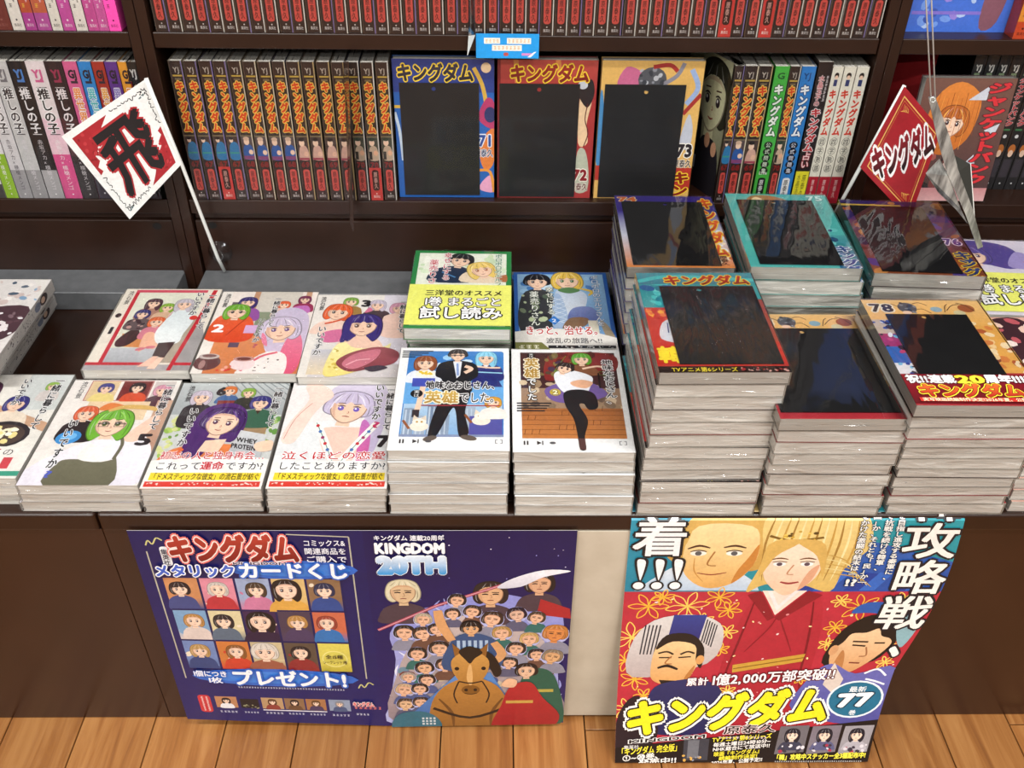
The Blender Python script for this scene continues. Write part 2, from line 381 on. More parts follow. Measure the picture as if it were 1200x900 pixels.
# ------------------------------------------------------------------ generic drawn figures
SK = 'f3d3bb'; SK2 = 'e9b998'
def mixc(a, b, t): A_, B_ = lin(a), lin(b); return tuple(A_[i]*(1-t)+B_[i]*t for i in range(4))
def head(A, x, y, r, hair, skin=SK, long=.6, eye='3c3038', tilt=0, smile=True, shade=None, wide=1, detail=True, bangs=True, men=False):
    """plain round-faced head; long = how far hair falls below the chin"""
    ca, sa = math.cos(R(tilt)), math.sin(R(tilt))
    def q(px, py): return (x+r*(px*ca-py*sa), y+r*(px*sa+py*ca))
    dk = mixc(hair, '1a1214', .55)
    if r > 4.5: A.blob([q(0, 1.39), q(.9*wide, 1.1), q(1.25*wide, .25), q(1.19*wide, -.5-long*.6), q(.78*wide, -.87-long), q(.3, -.7-long*.5), q(-.3, -.7-long*.5), q(-.78*wide, -.87-long), q(-1.19*wide, -.5-long*.6), q(-1.25*wide, .25), q(-.9*wide, 1.1)], dk)
    A.blob([q(0, 1.32), q(.85*wide, 1.05), q(1.18*wide, .25), q(1.12*wide, -.5-long*.6), q(.75*wide, -.8-long), q(.3, -.7-long*.5), q(-.3, -.7-long*.5), q(-.75*wide, -.8-long), q(-1.12*wide, -.5-long*.6), q(-1.18*wide, .25), q(-.85*wide, 1.05)], hair)
    A.poly([q(-.28, -.55), q(.28, -.55), q(.34, -1.3), q(-.34, -1.3)], skin)
    if r > 4.5: A.blob([q(-.88, .35), q(-.82, -.37), q(-.45, -.88), q(0, -1.1), q(.45, -.88), q(.82, -.37), q(.88, .35), q(.5, .9), q(-.5, .9)], mixc(skin, '5a2c24', .6))
    A.blob([q(-.82, .35), q(-.76, -.35), q(-.42, -.82), q(0, -1.03), q(.42, -.82), q(.76, -.35), q(.82, .35), q(.5, .9), q(-.5, .9)], skin)
    if bangs: A.blob([q(-.98, .1), q(-.72, .22), q(-.55, .38), q(-.2, .3), q(0, .5), q(.28, .3), q(.6, .4), q(.76, .2), q(.98, .08), q(.95, .75), q(.5, 1.2), q(-.5, 1.2), q(-.95, .75)], hair)
    else: A.blob([q(-.98, .1), q(-.8, .45), q(-.4, .75), q(0, .8), q(.4, .75), q(.8, .45), q(.98, .08), q(.95, .75), q(.5, 1.2), q(-.5, 1.2), q(-.95, .75)], hair)
    if r > 6:
        lt = mixc(hair, 'ffffff', .28); hs_ = random.Random(int(x*13+y*7))
        for k in range(7):
            a0 = -.8+k*.27; A.line([q(a0*.55, 1.18), q(a0*.95, .8), q(a0*1.12, .42 if bangs else .7)], r*.055, lt if k % 2 else dk, .8)
        for sx in (-1, 1): A.line([q(sx*1.0, .3), q(sx*1.02, -.3), q(sx*.92, -.6-long*.7)], r*.06, lt if sx < 0 else dk, .7)
    if shade:
        A.line([q(-.55, 1.0), q(-.75, .5), q(-.9, -.2)], r*.12, shade, .8); A.line([q(.2, 1.1), q(.5, .8), q(.75, .3)], r*.1, shade, .8)
    A.blob([q(-.8, .3), q(-.74, -.3), q(-.5, -.72), q(-.62, -.2), q(-.64, .2)], mixc(skin, 'a8604c', .28))
    if not bangs: A.blob([q(-.78, .42), q(-.4, .72), q(0, .78), q(.4, .72), q(.78, .42), q(.4, .6), q(0, .64), q(-.4, .6)], mixc(skin, 'a8604c', .35))
    if men and detail:
        for sx in (-.38, .36): A.line([q(sx-.22, .02), q(sx, .07), q(sx+.22, .02)], r*.13, '2a2024', .4); A.line([q(sx-.26, .24), q(sx+.24, .3 if sx < 0 else .22)], r*.11, '2c2220', .3)
        A.line([q(.02, .0), q(.1, -.3), q(-.06, -.34)], r*.07, mixc(skin, '7c4030', .5)); A.line([q(-.22, -.6), q(0, -.56), q(.22, -.6)], r*.09, '7c3c34', .4)
    elif detail:
        for sx in (-.38, .38):
            A.ell(*q(sx, -.02), r*.15, r*.17, eye); A.line([q(sx-.2, .14), q(sx, .2), q(sx+.2, .14)], r*.07, '2a2024', .6)
            if r > 7: A.ell(*q(sx-.04, .03), r*.05, r*.06, 'ffffff'); A.line([q(sx-.2, .34), q(sx+.16, .38)], r*.05, '5a4034')
        A.line([q(-.18, -.6), q(0, -.65 if smile else -.58), q(.18, -.6)], r*.07, '9c5048', .5)
        if r > 7: A.line([q(.03, -.2), q(.08, -.32), q(.0, -.35)], r*.04, 'b98670')
def bust(A, x, y, r, cloth, h=3.0, w=1.9, neck=SK, collar=None):
    """shoulders and chest under a head of radius r centred at (x, y)"""
    t = y-1.15*r
    A.blob([(x-.35*r, t+.12*r), (x-w*.75*r, t-.35*r), (x-w*r, t-1.2*r), (x-w*.92*r, t-h*r), (x+w*.92*r, t-h*r), (x+w*r, t-1.2*r), (x+w*.75*r, t-.35*r), (x+.35*r, t+.12*r)], cloth)
    if collar: A.poly([(x-.4*r, t+.1*r), (x+.4*r, t+.1*r), (x, t-.8*r)], collar)
def girl(A, x, y, r, hair, cloth, **k):
    h = k.pop('h', 3.0); wd = k.pop('w', 1.9); col = k.pop('collar', None)
    bust(A, x, y, r, cloth, h, wd, collar=col); head(A, x, y, r, hair, **k)
def flower(A, x, y, r, c='f2b632', lw=.35, n=6, rot=0):
    for k in range(n):
        a = R(rot+360/n*k); b = R(18)
        A.line([(x, y), (x+r*.6*math.cos(a-b), y+r*.6*math.sin(a-b)), (x+r*math.cos(a), y+r*math.sin(a)), (x+r*.6*math.cos(a+b), y+r*.6*math.sin(a+b)), (x, y)], lw, c)
def specks(A, x0, y0, x1, y1, n, cols, s0, s1, seed=1):
    q = random.Random(seed)
    for i in range(n):
        x, y, s = q.uniform(x0, x1), q.uniform(y0, y1), q.uniform(s0, s1); A.ell(x, y, s, s*q.uniform(.5, 1), q.choice(cols), q.uniform(0, 180), 7)

TA, TB, AU = '一緒に暮らして', 'いいですか', '流石景'
INK = '2a262b'
def marks(A, x0, y0, x1, y1, n, c, vert=False):
    """small print too fine to read: short strokes, one clump per character"""
    q = random.Random(int(x0*7+y0*3+n)); w, h = x1-x0, y1-y0
    for i in range(n):
        cx, cy, s = (x0+w/2, y1-h*(i+.5)/n, min(w, h/n)*.42) if vert else (x0+w*(i+.5)/n, y0+h/2, min(h, w/n)*.42)
        for k in range(3): yy = cy+s*(k-1)*.8; A.rect(cx-s*q.uniform(.5, 1), yy-s*.14, cx+s*q.uniform(.5, 1), yy+s*.14, c)
        A.rect(cx-s*.14, cy-s, cx+s*.14, cy+s, c)
def series(bg): A = Art(); A.rect(0, 0, 100, 142, bg); return A
def titles(A, ax, ay0, ay1, bx, by0, by1, s=8.6, q=None, aw=None):
    A.T(TA, ax-s/2, ay0, ax+s/2, ay1, INK, .03, [('ffffff', .085)], vert=True)
    A.T(TB, bx-s/2, by0, bx+s/2, by1, INK, .03, [('ffffff', .085)], vert=True)
    if q: A.T('?', bx-s*.3, by0-s*1.4, bx+s*.6, by0-.5, q, .03)
def author(A, x=7, y0=112, y1=138, c=INK): A.T(AU, x-2.8, y0, x+2.8, y1, c, .01, vert=True)
def obi(A, l1, l2, y=0):
    A.T(l1, 6, 35, 96, 46, 'c4222c', .015, [('ffffff', .07)]); A.T(l2, 5, 22, 97, 33, INK, .01, [('ffffff', .06)])
    A.rect(0, 0, 100, 21, 'f4f0ea'); A.rect(4, 10, 97, 19, 'f5dc3c'); A.T('「ドメスティックな彼女」の流石景が紡ぐ', 5, 10, 96, 19, '2a2420', .015)
    A.rect(2, 2, 98, 8.5, 'd8443a'); specks(A, 4, 4, 96, 7, 46, ['f6e6dc'], .5, 1.0, 3)

C1 = A = series('ece5d8')
A.rect(15, 12, 84, 138, 'e3e4d4'); A.rect(15, 12, 66, 36, 'b3b6ba', 'c9ccd0'); A.rect(0, 0, 100, 9, 'b4b0b2')
A.poly([(84, 0), (100, 0), (100, 60), (94, 80), (84, 60)], 'a8a4a4'); A.poly([(66, 12), (84, 12), (92, 90), (80, 90)], 'b9ad9c')
A.rect(11.5, 8, 15.5, 138, 'c8323f'); A.rect(0, 8, 66, 12.5, 'c8323f'); A.rect(11.5, 135, 86, 140, 'd4566a'); A.poly([(79, 0), (83, 0), (96, 140), (91.5, 140)], 'c8323f'); A.rect(84, 8, 100, 12.5, 'c8323f')
A.poly([(20, 60), (52, 58), (54, 36), (24, 38)], 'd8955a'); A.blob([(18, 50), (30, 70), (38, 55), (30, 40), (20, 38)], '4a3434')
girl(A, 36, 114, 7, '5a3a44', 'b58a78', long=1.0); girl(A, 52, 106, 6.2, '8fb83c', 'd8b79a', long=.5); girl(A, 30, 94, 6.5, '3b3a78', '6a5a5c', long=.3)
specks(A, 20, 66, 36, 86, 14, ['4b2c34', 'c8a29a', '3a3036'], 1, 3, 5); girl(A, 48, 80, 7, 'e0703c', 'd98a9a', long=.4, w=1.6)
A.blob([(42, 58), (50, 62), (60, 46), (58, 34), (50, 36), (44, 30)], 'f0c0a4'); A.ell(45, 34, 5, 2.4, 'd9808c', 20); A.ell(54, 37, 5, 2.4, 'd9808c', 10)
A.blob([(60, 100), (74, 102), (84, 86), (80, 60), (78, 44), (60, 42), (52, 60), (56, 84)], 'eef2f2', 'dfe8ea'); A.poly([(60, 44), (76, 46), (72, 20), (60, 22)], '4a3434'); A.poly([(61, 22), (66, 22), (62, 6), (50, 5)], 'f0c8b4'); A.poly([(66, 20), (72, 20), (68, 2), (60, 2)], 'f3d3bf')
head(A, 68, 112, 8, 'c9c2cc', long=.9); A.blob([(60, 100), (56, 86), (52, 78), (58, 90)], 'c8323f'); A.ell(83, 88, 4, 4, 'd9453c')
A.ell(6, 92, 3, 4, '3a2c2e'); A.T('1', 2, 58, 9, 74, INK, .04); author(A); titles(A, 93, 68, 134, 80, 92, 136)

C2 = A = series('efe6df')
A.rect(36, 60, 84, 142, 'd8d2c8'); A.rect(44, 62, 76, 104, '7f8a72', '95a088'); A.rect(34, 108, 40, 142, 'c79a7a'); A.rect(88, 100, 94, 142, 'c9a184'); A.rect(0, 0, 100, 62, 'd4824f', 'e39a66'); A.rect(0, 0, 11, 142, 'f0ebe4')
A.rect(14, 96, 30, 122, '6a6064'); girl(A, 30, 121, 8, '42357a', '9a5aa8', long=.5); girl(A, 68, 117, 5.5, 'e0663c', 'e8c0b0', long=.2); girl(A, 88, 127, 5.5, '7c2f55', 'a0355c', long=.5); A.blob([(78, 112), (92, 116), (96, 104), (84, 98)], 'c87ac0')
A.blob([(0, 56), (4, 92), (18, 100), (36, 96), (44, 80), (46, 58), (30, 50)], 'dd4f2a', 'e76a3c'); A.line([(20, 62), (28, 80), (34, 92)], 1.2, 'b83a1c'); head(A, 22, 103, 11, '7ab63a', long=.4); A.line([(14, 103), (20, 103)], .8, INK); A.line([(24, 103), (31, 103)], .8, INK)
A.rect(36, 66, 48, 80, 'd9b6dc'); A.T('2', 4, 66, 16, 84, 'ffffff', .05)
A.blob([(56, 74), (62, 104), (80, 112), (96, 98), (100, 60), (98, 10), (84, -6), (74, 20), (62, 40)], 'd9c9dc', 'cfc6dc'); A.blob([(82, 60), (92, 66), (99, 40), (98, 6), (86, -4), (78, 20)], 'e0577f', 'e88aa6')
A.blob([(42, -4), (56, 26), (72, 36), (86, 26), (84, -6)], 'f2ece8'); A.line([(46, 4), (60, 26), (76, 34)], 3, 'dc6a7c'); specks(A, 54, 2, 80, 26, 8, ['5a3a3c'], .7, 1.3, 4)
head(A, 72, 72, 17, 'd6cbe0', long=.2, eye='7a5a92', shade='efe8f2', tilt=6); A.blob([(55, 66), (58, 50), (64, 44), (60, 60)], 'e88aa6')
A.ell(12, 17, 13, 12, '6a4444'); A.ell(12, 27, 10, 4.5, 'c9bdb8'); A.ell(12, 28, 7, 2.5, '7c5a58'); A.ell(8, 14, 3, 7, 'b08a86'); A.ell(46, 15, 12, 10, 'efdcdc'); A.ell(46, 23, 10, 4, 'c99a94'); A.ell(46, 23, 7, 2.6, '7a4540'); A.rect(26, 42, 36, 50, '6a5468'); specks(A, 24, 2, 36, 12, 7, ['d8403a', 'f0b0a0'], 1.4, 2.6, 2)
author(A); titles(A, 60, 78, 132, 51, 50, 92, s=7, q='c05a6a')

C3 = A = series('ece8e2')
A.rect(10, 0, 100, 60, 'd9d4d6', 'e6e2de'); A.rect(70, 20, 100, 142, 'e3dfe8'); A.rect(8, 4, 34, 44, 'e6d6b8', 'c9c9d2')
girl(A, 36, 128, 6.5, '86b04a', 'a8854a', long=.2); girl(A, 64, 122, 7.5, 'cdc4d4', '4b4046', long=.7); A.blob([(52, 108), (56, 118), (60, 112)], 'd77a9a'); girl(A, 87, 116, 8, 'd9a2b8', 'f0d2c4', long=.3, h=5)
girl(A, 25, 108, 12, 'e56a36', 'f0d6c8', long=.3, h=2, tilt=-8); A.blob([(14, 72), (34, 78), (38, 60), (18, 56)], 'd77aa4'); A.line([(14, 88), (24, 92), (34, 98)], 2.5, 'd9603c')
girl(A, 53, 84, 16, '3f3480', 'f1d0bd', long=.8, h=2, w=1.5, shade='6458a8', eye='6a5048'); A.blob([(33, 60), (38, 100), (42, 98), (38, 58)], '3f3480')
A.blob([(24, 4), (28, 44), (38, 56), (50, 46), (76, 48), (84, 54), (78, 30), (60, 12), (40, 2)], 'efe08a', 'f4ecb4'); specks(A, 28, 6, 42, 46, 12, ['c9b44a', 'fff6c4', 'ddc862'], 1.5, 3.5, 8)
A.blob([(34, 22), (46, 38), (72, 48), (92, 40), (90, 22), (70, 14), (48, 8)], '8c4450', 'a65c64'); A.blob([(40, 20), (50, 36), (74, 44), (70, 26), (52, 12)], 'cf7f90'); A.line([(44, 18), (54, 26), (66, 28)], 1.5, 'efb6c0'); A.blob([(62, 14), (76, 18), (84, 14), (70, 8)], '4a4250')
A.T('3', 47, 118, 57, 134, INK, .06); author(A); titles(A, 92, 72, 132, 13, 34, 84)

C4 = A = series('e9e6df')
A.poly([(30, 92), (100, 60), (100, 72), (40, 100)], 'cfa98c'); A.rect(60, 90, 100, 142, 'd2d6d4'); girl(A, 28, 118, 10, '57304a', 'c8506e', long=1); girl(A, 62, 98, 9, '3f3d86', 'e9dccb', long=.3); girl(A, 86, 124, 5, '9abf5c', 'd8d0cc', long=.3)
A.ell(66, 56, 24, 18, '3a3236'); A.ell(66, 55, 20, 14.5, '5a4a44'); specks(A, 54, 46, 78, 64, 14, ['f4ecd0', 'f3e2a0', 'e6d27a', 'fffbe8'], 3, 6, 9); A.rect(0, 0, 100, 40, 'eeeae4'); specks(A, 2, 44, 30, 78, 14, ['7fb08a', '4f9a84', 'd8c46a'], 2, 5, 4)
A.T('彼女', 46, 28, 74, 40, 'c2325e', .03); A.T('の', 76, 28, 86, 38, INK, .0); A.T('る', 52, 10, 72, 28, INK, .02); A.rect(80, 12, 88, 26, 'd0525a'); A.rect(50, 3, 100, 9, '4aa58c')
titles(A, 90, 62, 138, 60, 96, 136); A.T('4', 20, 130, 30, 142, INK, .05)

C5 = A = series('ece7e2')
A.rect(18, 112, 44, 140, 'e0c8a0'); A.rect(47, 112, 74, 140, '7a2c2c'); A.rect(77, 104, 96, 140, 'cfc6c2'); A.frame(17, 111, 75, 141, .8, 'b04a44')
girl(A, 33, 129, 6, '4a4890', 'e6d48c', long=.1, h=2); girl(A, 62, 130, 6, '2e2428', 'd4532e', long=.2, h=2.2); girl(A, 86, 126, 6.5, 'd99ab0', '5a3844', long=.3, h=3)
A.rect(24, 84, 80, 110, 'e6cfae'); A.blob([(36, 100), (44, 108), (58, 104), (56, 98), (40, 97)], 'e08744'); A.rect(86, 20, 100, 112, 'b58c78', 'd3b19a')
girl(A, 27, 92, 8.5, 'e06a40', '35292c', long=.2, h=3.2); A.ell(22, 60, 11, 9, '4b9ad8', 20); A.ell(22, 61, 7, 5, '7cc0ee', 20)
A.blob([(0, 0), (4, 24), (28, 46), (44, 56), (64, 58), (84, 66), (100, 40), (96, 0)], 'e8e4ee', 'f3f0f4'); A.blob([(70, 60), (90, 92), (94, 82), (84, 56)], 'f3d3bf'); A.blob([(22, 0), (24, 26), (34, 32), (66, 30), (72, 34), (76, 0)], '6f6c58', '7c7964'); A.line([(70, 32), (72, 50), (68, 62)], 3, '6f6c58'); A.blob([(40, 32), (42, 52), (56, 46), (62, 52), (66, 30)], 'f4f1ee')
head(A, 54, 78, 15.5, '79b83e', long=.6, shade='a4d868', eye='5a6a3a'); A.line([(42, 78), (53, 78)], 1, INK); A.line([(57, 78), (67, 78)], 1, INK); A.frame(43, 74, 52, 80, .6, INK); A.frame(57, 74, 66, 80, .6, INK)
A.line([(46, 96), (60, 102), (84, 100), (94, 94)], 6, 'd8b46a', .5); A.T('5', 82, 48, 96, 68, INK, .05); author(A, 11, 114, 140); titles(A, 92, 70, 138, 20, 20, 86, q='5a68c8')

C6 = A = series('cfd2d0')
A.rect(0, 96, 100, 142, 'a9b0b2', 'c6cbcc')
for k in range(9): A.line([(40+k*7, 142), (60+k*9, 112)], 1.2, '8c9498')
specks(A, 0, 40, 16, 92, 26, ['9cbf5a', 'b8d070', '6f9a3c', 'd8dc9a'], 2, 4.5, 6); specks(A, 84, 56, 100, 104, 26, ['6a9a4a', '4c7a3c', 'a9c478', 'd9e0b0'], 2, 4.5, 7); A.rect(66, 60, 90, 84, 'a88c6a')
girl(A, 22, 120, 8, 'cfc4d2', '383236', long=.5, h=4, w=1.7); girl(A, 46, 130, 5.5, 'd77a3c', '4a6ea0', long=.1, h=2.2); A.rect(38, 108, 54, 116, '8c3c34'); girl(A, 64, 127, 5.5, '8ab048', '3a3a34', long=.2, h=3); girl(A, 78, 112, 8, '3c3a86', '3f6a54', long=.2, h=3, collar='4a3028')
A.blob([(0, 0), (6, 40), (26, 54), (58, 56), (72, 48), (70, 0)], 'd9703a', 'e58a4c')
A.blob([(24, 40), (22, 76), (30, 104), (52, 112), (68, 100), (70, 74), (62, 58), (48, 62), (40, 40)], '47266a', '5a3078'); head(A, 49, 84, 16, '4c2a6e', long=-.2, shade='7a52a0', tilt=-10, eye='5a2a50', bangs=False); A.poly([(40, 60), (58, 62), (54, 44), (36, 46)], SK)
A.poly([(62, 40), (68, 74), (92, 68), (92, 38)], 'b9bcc0', 'd6d8da'); A.T('WHEY', 67, 58, 86, 66, INK, .04, shear=-.1, rise=-.2); A.T('PROTEIN', 64, 50, 86, 58, INK, .04, shear=-.1, rise=-.2); A.blob([(84, 56), (98, 60), (100, 48), (88, 46)], SK)
A.poly([(0, 0), (100, 0), (100, 36), (80, 40), (30, 38), (0, 34)], 'f2efea'); obi(A, '初恋の人と独身再会…', 'これって運命ですか?'); A.T('運命', 43.5, 22, 63.2, 33, 'c4222c', .03, [('ffffff', .08)]); A.T('6', 34, 122, 43, 138, INK, .06); author(A, 10, 114, 138); titles(A, 92, 78, 138, 20, 52, 106, q='e0703c')

C7 = A = series('f0eceb')
A.blob([(-4, 20), (0, 66), (30, 86), (60, 84), (88, 78), (104, 50), (104, 0), (0, 0)], 'dfe2e4', 'eceeef')
A.blob([(34, 74), (62, 78), (84, 74), (70, 40), (58, 24), (46, 34)], 'f3d0c2'); A.blob([(40, 98), (34, 124), (48, 142), (80, 146), (92, 118), (90, 76), (80, 30), (70, 40), (72, 90), (60, 110)], 'c6bad8', 'd8d0e2'); A.blob([(70, 86), (78, 80), (80, 48), (74, 18), (70, 40)], 'd85a98', 'c77ac0')
head(A, 56, 104, 19, 'cfc5de', long=-.3, eye='7a62c0', shade='e9e4f2', tilt=-8, smile=False)
A.blob([(2, 60), (6, 86), (18, 116), (12, 136), (20, 142), (34, 134), (40, 122), (32, 110), (24, 92), (14, 58)], 'f6ddd2'); A.line([(4, 62), (10, 90), (22, 112)], .7, 'd09a90')
for s, x0, x1 in ((1, 30, 50), (1, 84, 58)):
    A.line([(x0, 84), (x0+(x1-x0)*.5, 60), (x1, 34)], 7, 'f4f2ee'); A.line([(x0, 84), (x0+(x1-x0)*.5, 60), (x1, 34)], .8, '5a9a8c')
    for k in range(6): t = .08+k*.16; A.ell(x0+(x1-x0)*t, 84-50*t, 1.6, 2, ['c8323f', '4a78b8', 'a0306a'][k % 3])
A.rect(0, 0, 100, 34, 'f2efeb'); obi(A, '泣くほどの恋愛', 'したことありますか?'); A.T('7', 86, 50, 98, 70, INK, .06); titles(A, 93, 74, 136, 82, 88, 140, q='c4326a')

J1 = A = series('f3f4f4')
A.rrect(8, 17, 95, 137, 3, '3f86cc'); A.poly([(8, 60), (95, 60), (95, 105), (8, 100)], '6fb0e4'); specks(A, 10, 92, 92, 130, 12, ['a8d4f2', 'd8ecf8', '5a9cda'], 4, 9, 11); A.rect(9, 18, 94, 60, '8ab4dc', 'b8d4ea')
for k, (x, h) in enumerate(((10, 54), (20, 44), (30, 58), (40, 46), (62, 56), (72, 48), (82, 60))): A.rect(x, 18, x+9, h, ['93a4ba', 'a9b8ca', '7f93ae'][k % 3]); A.rect(x+1, 20, x+2.5, h-2, 'c5d2e0'); A.rect(x+5, 20, x+6, h-2, 'c5d2e0')
A.rect(66, 18, 94, 44, '5a5aa8'); A.rect(8, 17, 95, 20, '8a98b8')
girl(A, 24, 118, 8.5, '9a5632', 'e8ecf4', long=.5, h=2.2); A.rect(14, 84, 34, 96, '4a58b8'); A.ell(25, 102, 9, 5, 'f4f2e4'); specks(A, 20, 100, 30, 106, 6, ['e8c83c'], 1.5, 2.6, 3); A.line([(24, 84), (22, 60), (20, 46)], 5, SK); A.line([(20, 52), (20, 42)], 6, '3a3238', sm=False)
girl(A, 79, 126, 8, '8fd4ee', '2f357c', long=.9, h=3, collar='e6eef8'); A.line([(70, 114), (82, 112), (92, 112)], 2.4, SK); A.poly([(64, 84), (70, 100), (88, 100), (94, 84)], '2c2f78'); A.line([(64, 106), (94, 104)], 1.6, 'a8e0f4', sm=False)
A.blob([(44, 76), (52, 80), (66, 78), (62, 50), (66, 22), (58, 18), (54, 50), (50, 52), (40, 20), (32, 16), (36, 50)], '1e1d22'); A.ell(34, 15, 6, 3.2, '6a5e56', 20); A.ell(66, 16, 7, 3.2, '6a5e56', -15)
A.blob([(36, 116), (46, 122), (58, 122), (70, 116), (72, 100), (66, 92), (66, 76), (42, 76), (40, 94), (34, 100)], '232328'); A.poly([(49, 121), (57, 121), (56, 100), (53, 96)], 'e9edf4'); A.line([(53, 118), (54, 100)], 2, '8fa8d8', sm=False); A.line([(60, 104), (66, 110), (60, 114)], 4, SK); head(A, 53, 130, 7.5, '332c2e', long=-.6); A.line([(46, 130), (60, 130)], .8, INK, sm=False)
for x, y in ((24, 30), (76, 38)): A.ell(x, y, 8, 6, 'f0e6d8'); A.ell(x, y+6, 6, 5, 'f6efe6'); A.poly([(x-6, y+8), (x-5, y+15), (x-1, y+10)], 'e8d8c4'); A.poly([(x+6, y+8), (x+5, y+15), (x+1, y+10)], 'e8d8c4'); A.ell(x-2, y+6, 1, 1.2, 'b8942c'); A.ell(x+2, y+6, 1, 1.2, 'b8942c'); A.line([(x-8, y-3), (x-14, y+8)], 2.4, '9a5a34')
girl(A, 86, 62, 6, 'd9a43c', 'f0ece6', long=.3, h=2.4)
A.T('地味なおじさん、', 26, 80, 92, 92, INK, .035, [('ffffff', .1)]); A.ell(19, 74, 5.5, 5.5, '1a1a1c'); A.T('実は', 16.5, 69, 21.5, 79, 'ffffff', .0, vert=True)
A.T('英雄', 26, 60, 56, 78, 'b8923c', .03, [('fbf6e2', .1)], c2='d8b860'); A.T('でした。', 56, 61, 92, 76, '26282e', .02, [('ffffff', .09)]); A.rect(24, 57, 92, 58.4, 'a83a44')
for k in range(4): A.rect(2, 136-k*3, [30, 26, 20, 14][k], 137.6-k*3, '26262a')
def player(A):
    A.rect(9, 9, 10.4, 14, INK); A.rect(11.6, 9, 13, 14, INK); A.poly([(20, 9), (24, 11.5), (20, 14)], INK); A.rect(24.2, 9, 25.2, 14, INK); A.ell(33, 11.5, 2.6, 1.6, '55565c'); A.frame(88, 9, 94, 14, .6, '55565c'); A.rect(90, 8.6, 92, 14.6, 'f3f4f4')
player(A)

J2 = A = series('f3f4f4')
A.rect(8, 17, 95, 137, 'a88a70'); A.rect(8, 84, 95, 137, '4a2a2c'); A.blob([(30, 96), (34, 132), (60, 138), (94, 134), (94, 110), (70, 104), (52, 100)], '8a2f2e'); specks(A, 40, 104, 92, 136, 26, ['a23c34', '6a2224', 'b85444', '58201f'], 2, 6, 12); specks(A, 10, 100, 50, 134, 20, ['5a4a3a', '7a6a48', '4a3450', '8a7a4a'], 2, 6, 13)
specks(A, 10, 56, 94, 92, 40, ['c9b496', 'a88e70', 'dcc8aa', '8c7660', '6f5a4c'], 3, 7, 14); A.blob([(30, 84), (62, 96), (84, 76), (60, 64), (36, 66)], '7a62a4'); A.rect(8, 17, 95, 56, 'c98448', 'b06e3c')
for k in range(6): A.line([(8, 22+k*6.2), (95, 22+k*6.2)], .5, '6e3f20', sm=False)
for k in range(14): x = 10+(k*29) % 84; y = 22+(k % 6)*6.2; A.line([(x, y), (x+1, y+6.2)], .5, '6e3f20', sm=False)
for k in range(6): A.line([(38, 108), (50+8*k, 132-6*k)], 1.2, '6d9a3c', .6)
girl(A, 64, 126, 7.5, '66b03c', '8a5a40', long=.2, h=2); A.line([(64, 112), (78, 116), (86, 112)], 2.4, SK); A.line([(78, 106), (78, 84)], 1.6, '2a1c1c', sm=False)
A.blob([(38, 104), (46, 110), (60, 108), (72, 100), (70, 88), (64, 76), (48, 76), (40, 88)], 'eef0f6'); A.blob([(52, 92), (62, 96), (72, 92), (66, 84), (56, 86)], SK2)
A.blob([(46, 78), (60, 82), (72, 76), (74, 58), (66, 54), (62, 62), (58, 60), (64, 40), (60, 20), (60, 4), (55, 4), (54, 22), (52, 42), (46, 60)], '1f1e22'); A.poly([(54, 17), (60, 17), (60, 3), (55, 3)], '5a3c3c')
head(A, 48, 112, 7, '2b2528', long=-.6, tilt=-20)
A.T('地味なおじさん、', 82, 62, 92, 126, INK, .03, [('ffffff', .1)], vert=True); A.T('英雄', 11, 98, 25, 128, 'b8923c', .03, [('fbf6e2', .1)], vert=True); A.T('でした', 13, 66, 22, 98, 'f2f2f2', .03, [('1a1a1c', .1)], vert=True); A.ell(18, 132, 4, 4, '1a1a1c'); A.T('実は', 16, 129, 20, 135, 'ffffff', 0, vert=True)
for k in range(4): A.rect(4, 62-k*3.4, 34-k*2, 63.8-k*3.4, '26262a')
A.ell(38, 78, 5, 5, 'c8b04a'); A.T('2', 35.5, 74, 40.5, 82, 'f6efc8', .04, [('5a4a20', .1)]); player(A)

G1 = A = series('2f8a4a')
A.rect(5, 5, 95, 137, 'eef2e4'); specks(A, 8, 90, 92, 134, 26, ['cfe2c0', 'dfeed2', 'f8faf0'], 2, 6, 15)
A.blob([(18, 82), (22, 104), (42, 112), (58, 104), (66, 82)], '24344f'); A.line([(30, 100), (44, 90)], 2, '4f86b8'); head(A, 48, 122, 11, '26252a', long=-.4, tilt=-12)
A.blob([(50, 82), (54, 100), (76, 100), (90, 82)], 'e9d8c0'); head(A, 70, 104, 12, 'ecd074', long=.5, shade='f8e8a8', tilt=14, eye='a05a30'); A.blob([(84, 88), (95, 96), (95, 82)], 'b9754a')
A.T('幸せにする', 30, 84, 39, 138, 'c63a4a', .01, [('ffffff', .07)], vert=True); A.T('薬売りさん', 16, 66, 26, 124, 'c63a4a', .01, [('ffffff', .07)], vert=True); A.T('ボロボロのエルフ', 83, 74, 91, 136, '3f8a5c', .02, [('ffffff', .07)], vert=True)
G1B = A = Art(100, 66, True); A.rect(0, 0, 100, 66, 'eef07e'); A.T('三洋堂のオススメ', 16, 47, 92, 57, '1d1d1d', .03); A.T('1巻 まるごと', 15, 30, 92, 45, 'ffffff', .025, [('1d1d1d', .09)]); A.T('試し読み', 13, 9, 92, 29, 'ffffff', .03, [('1d1d1d', .09)])

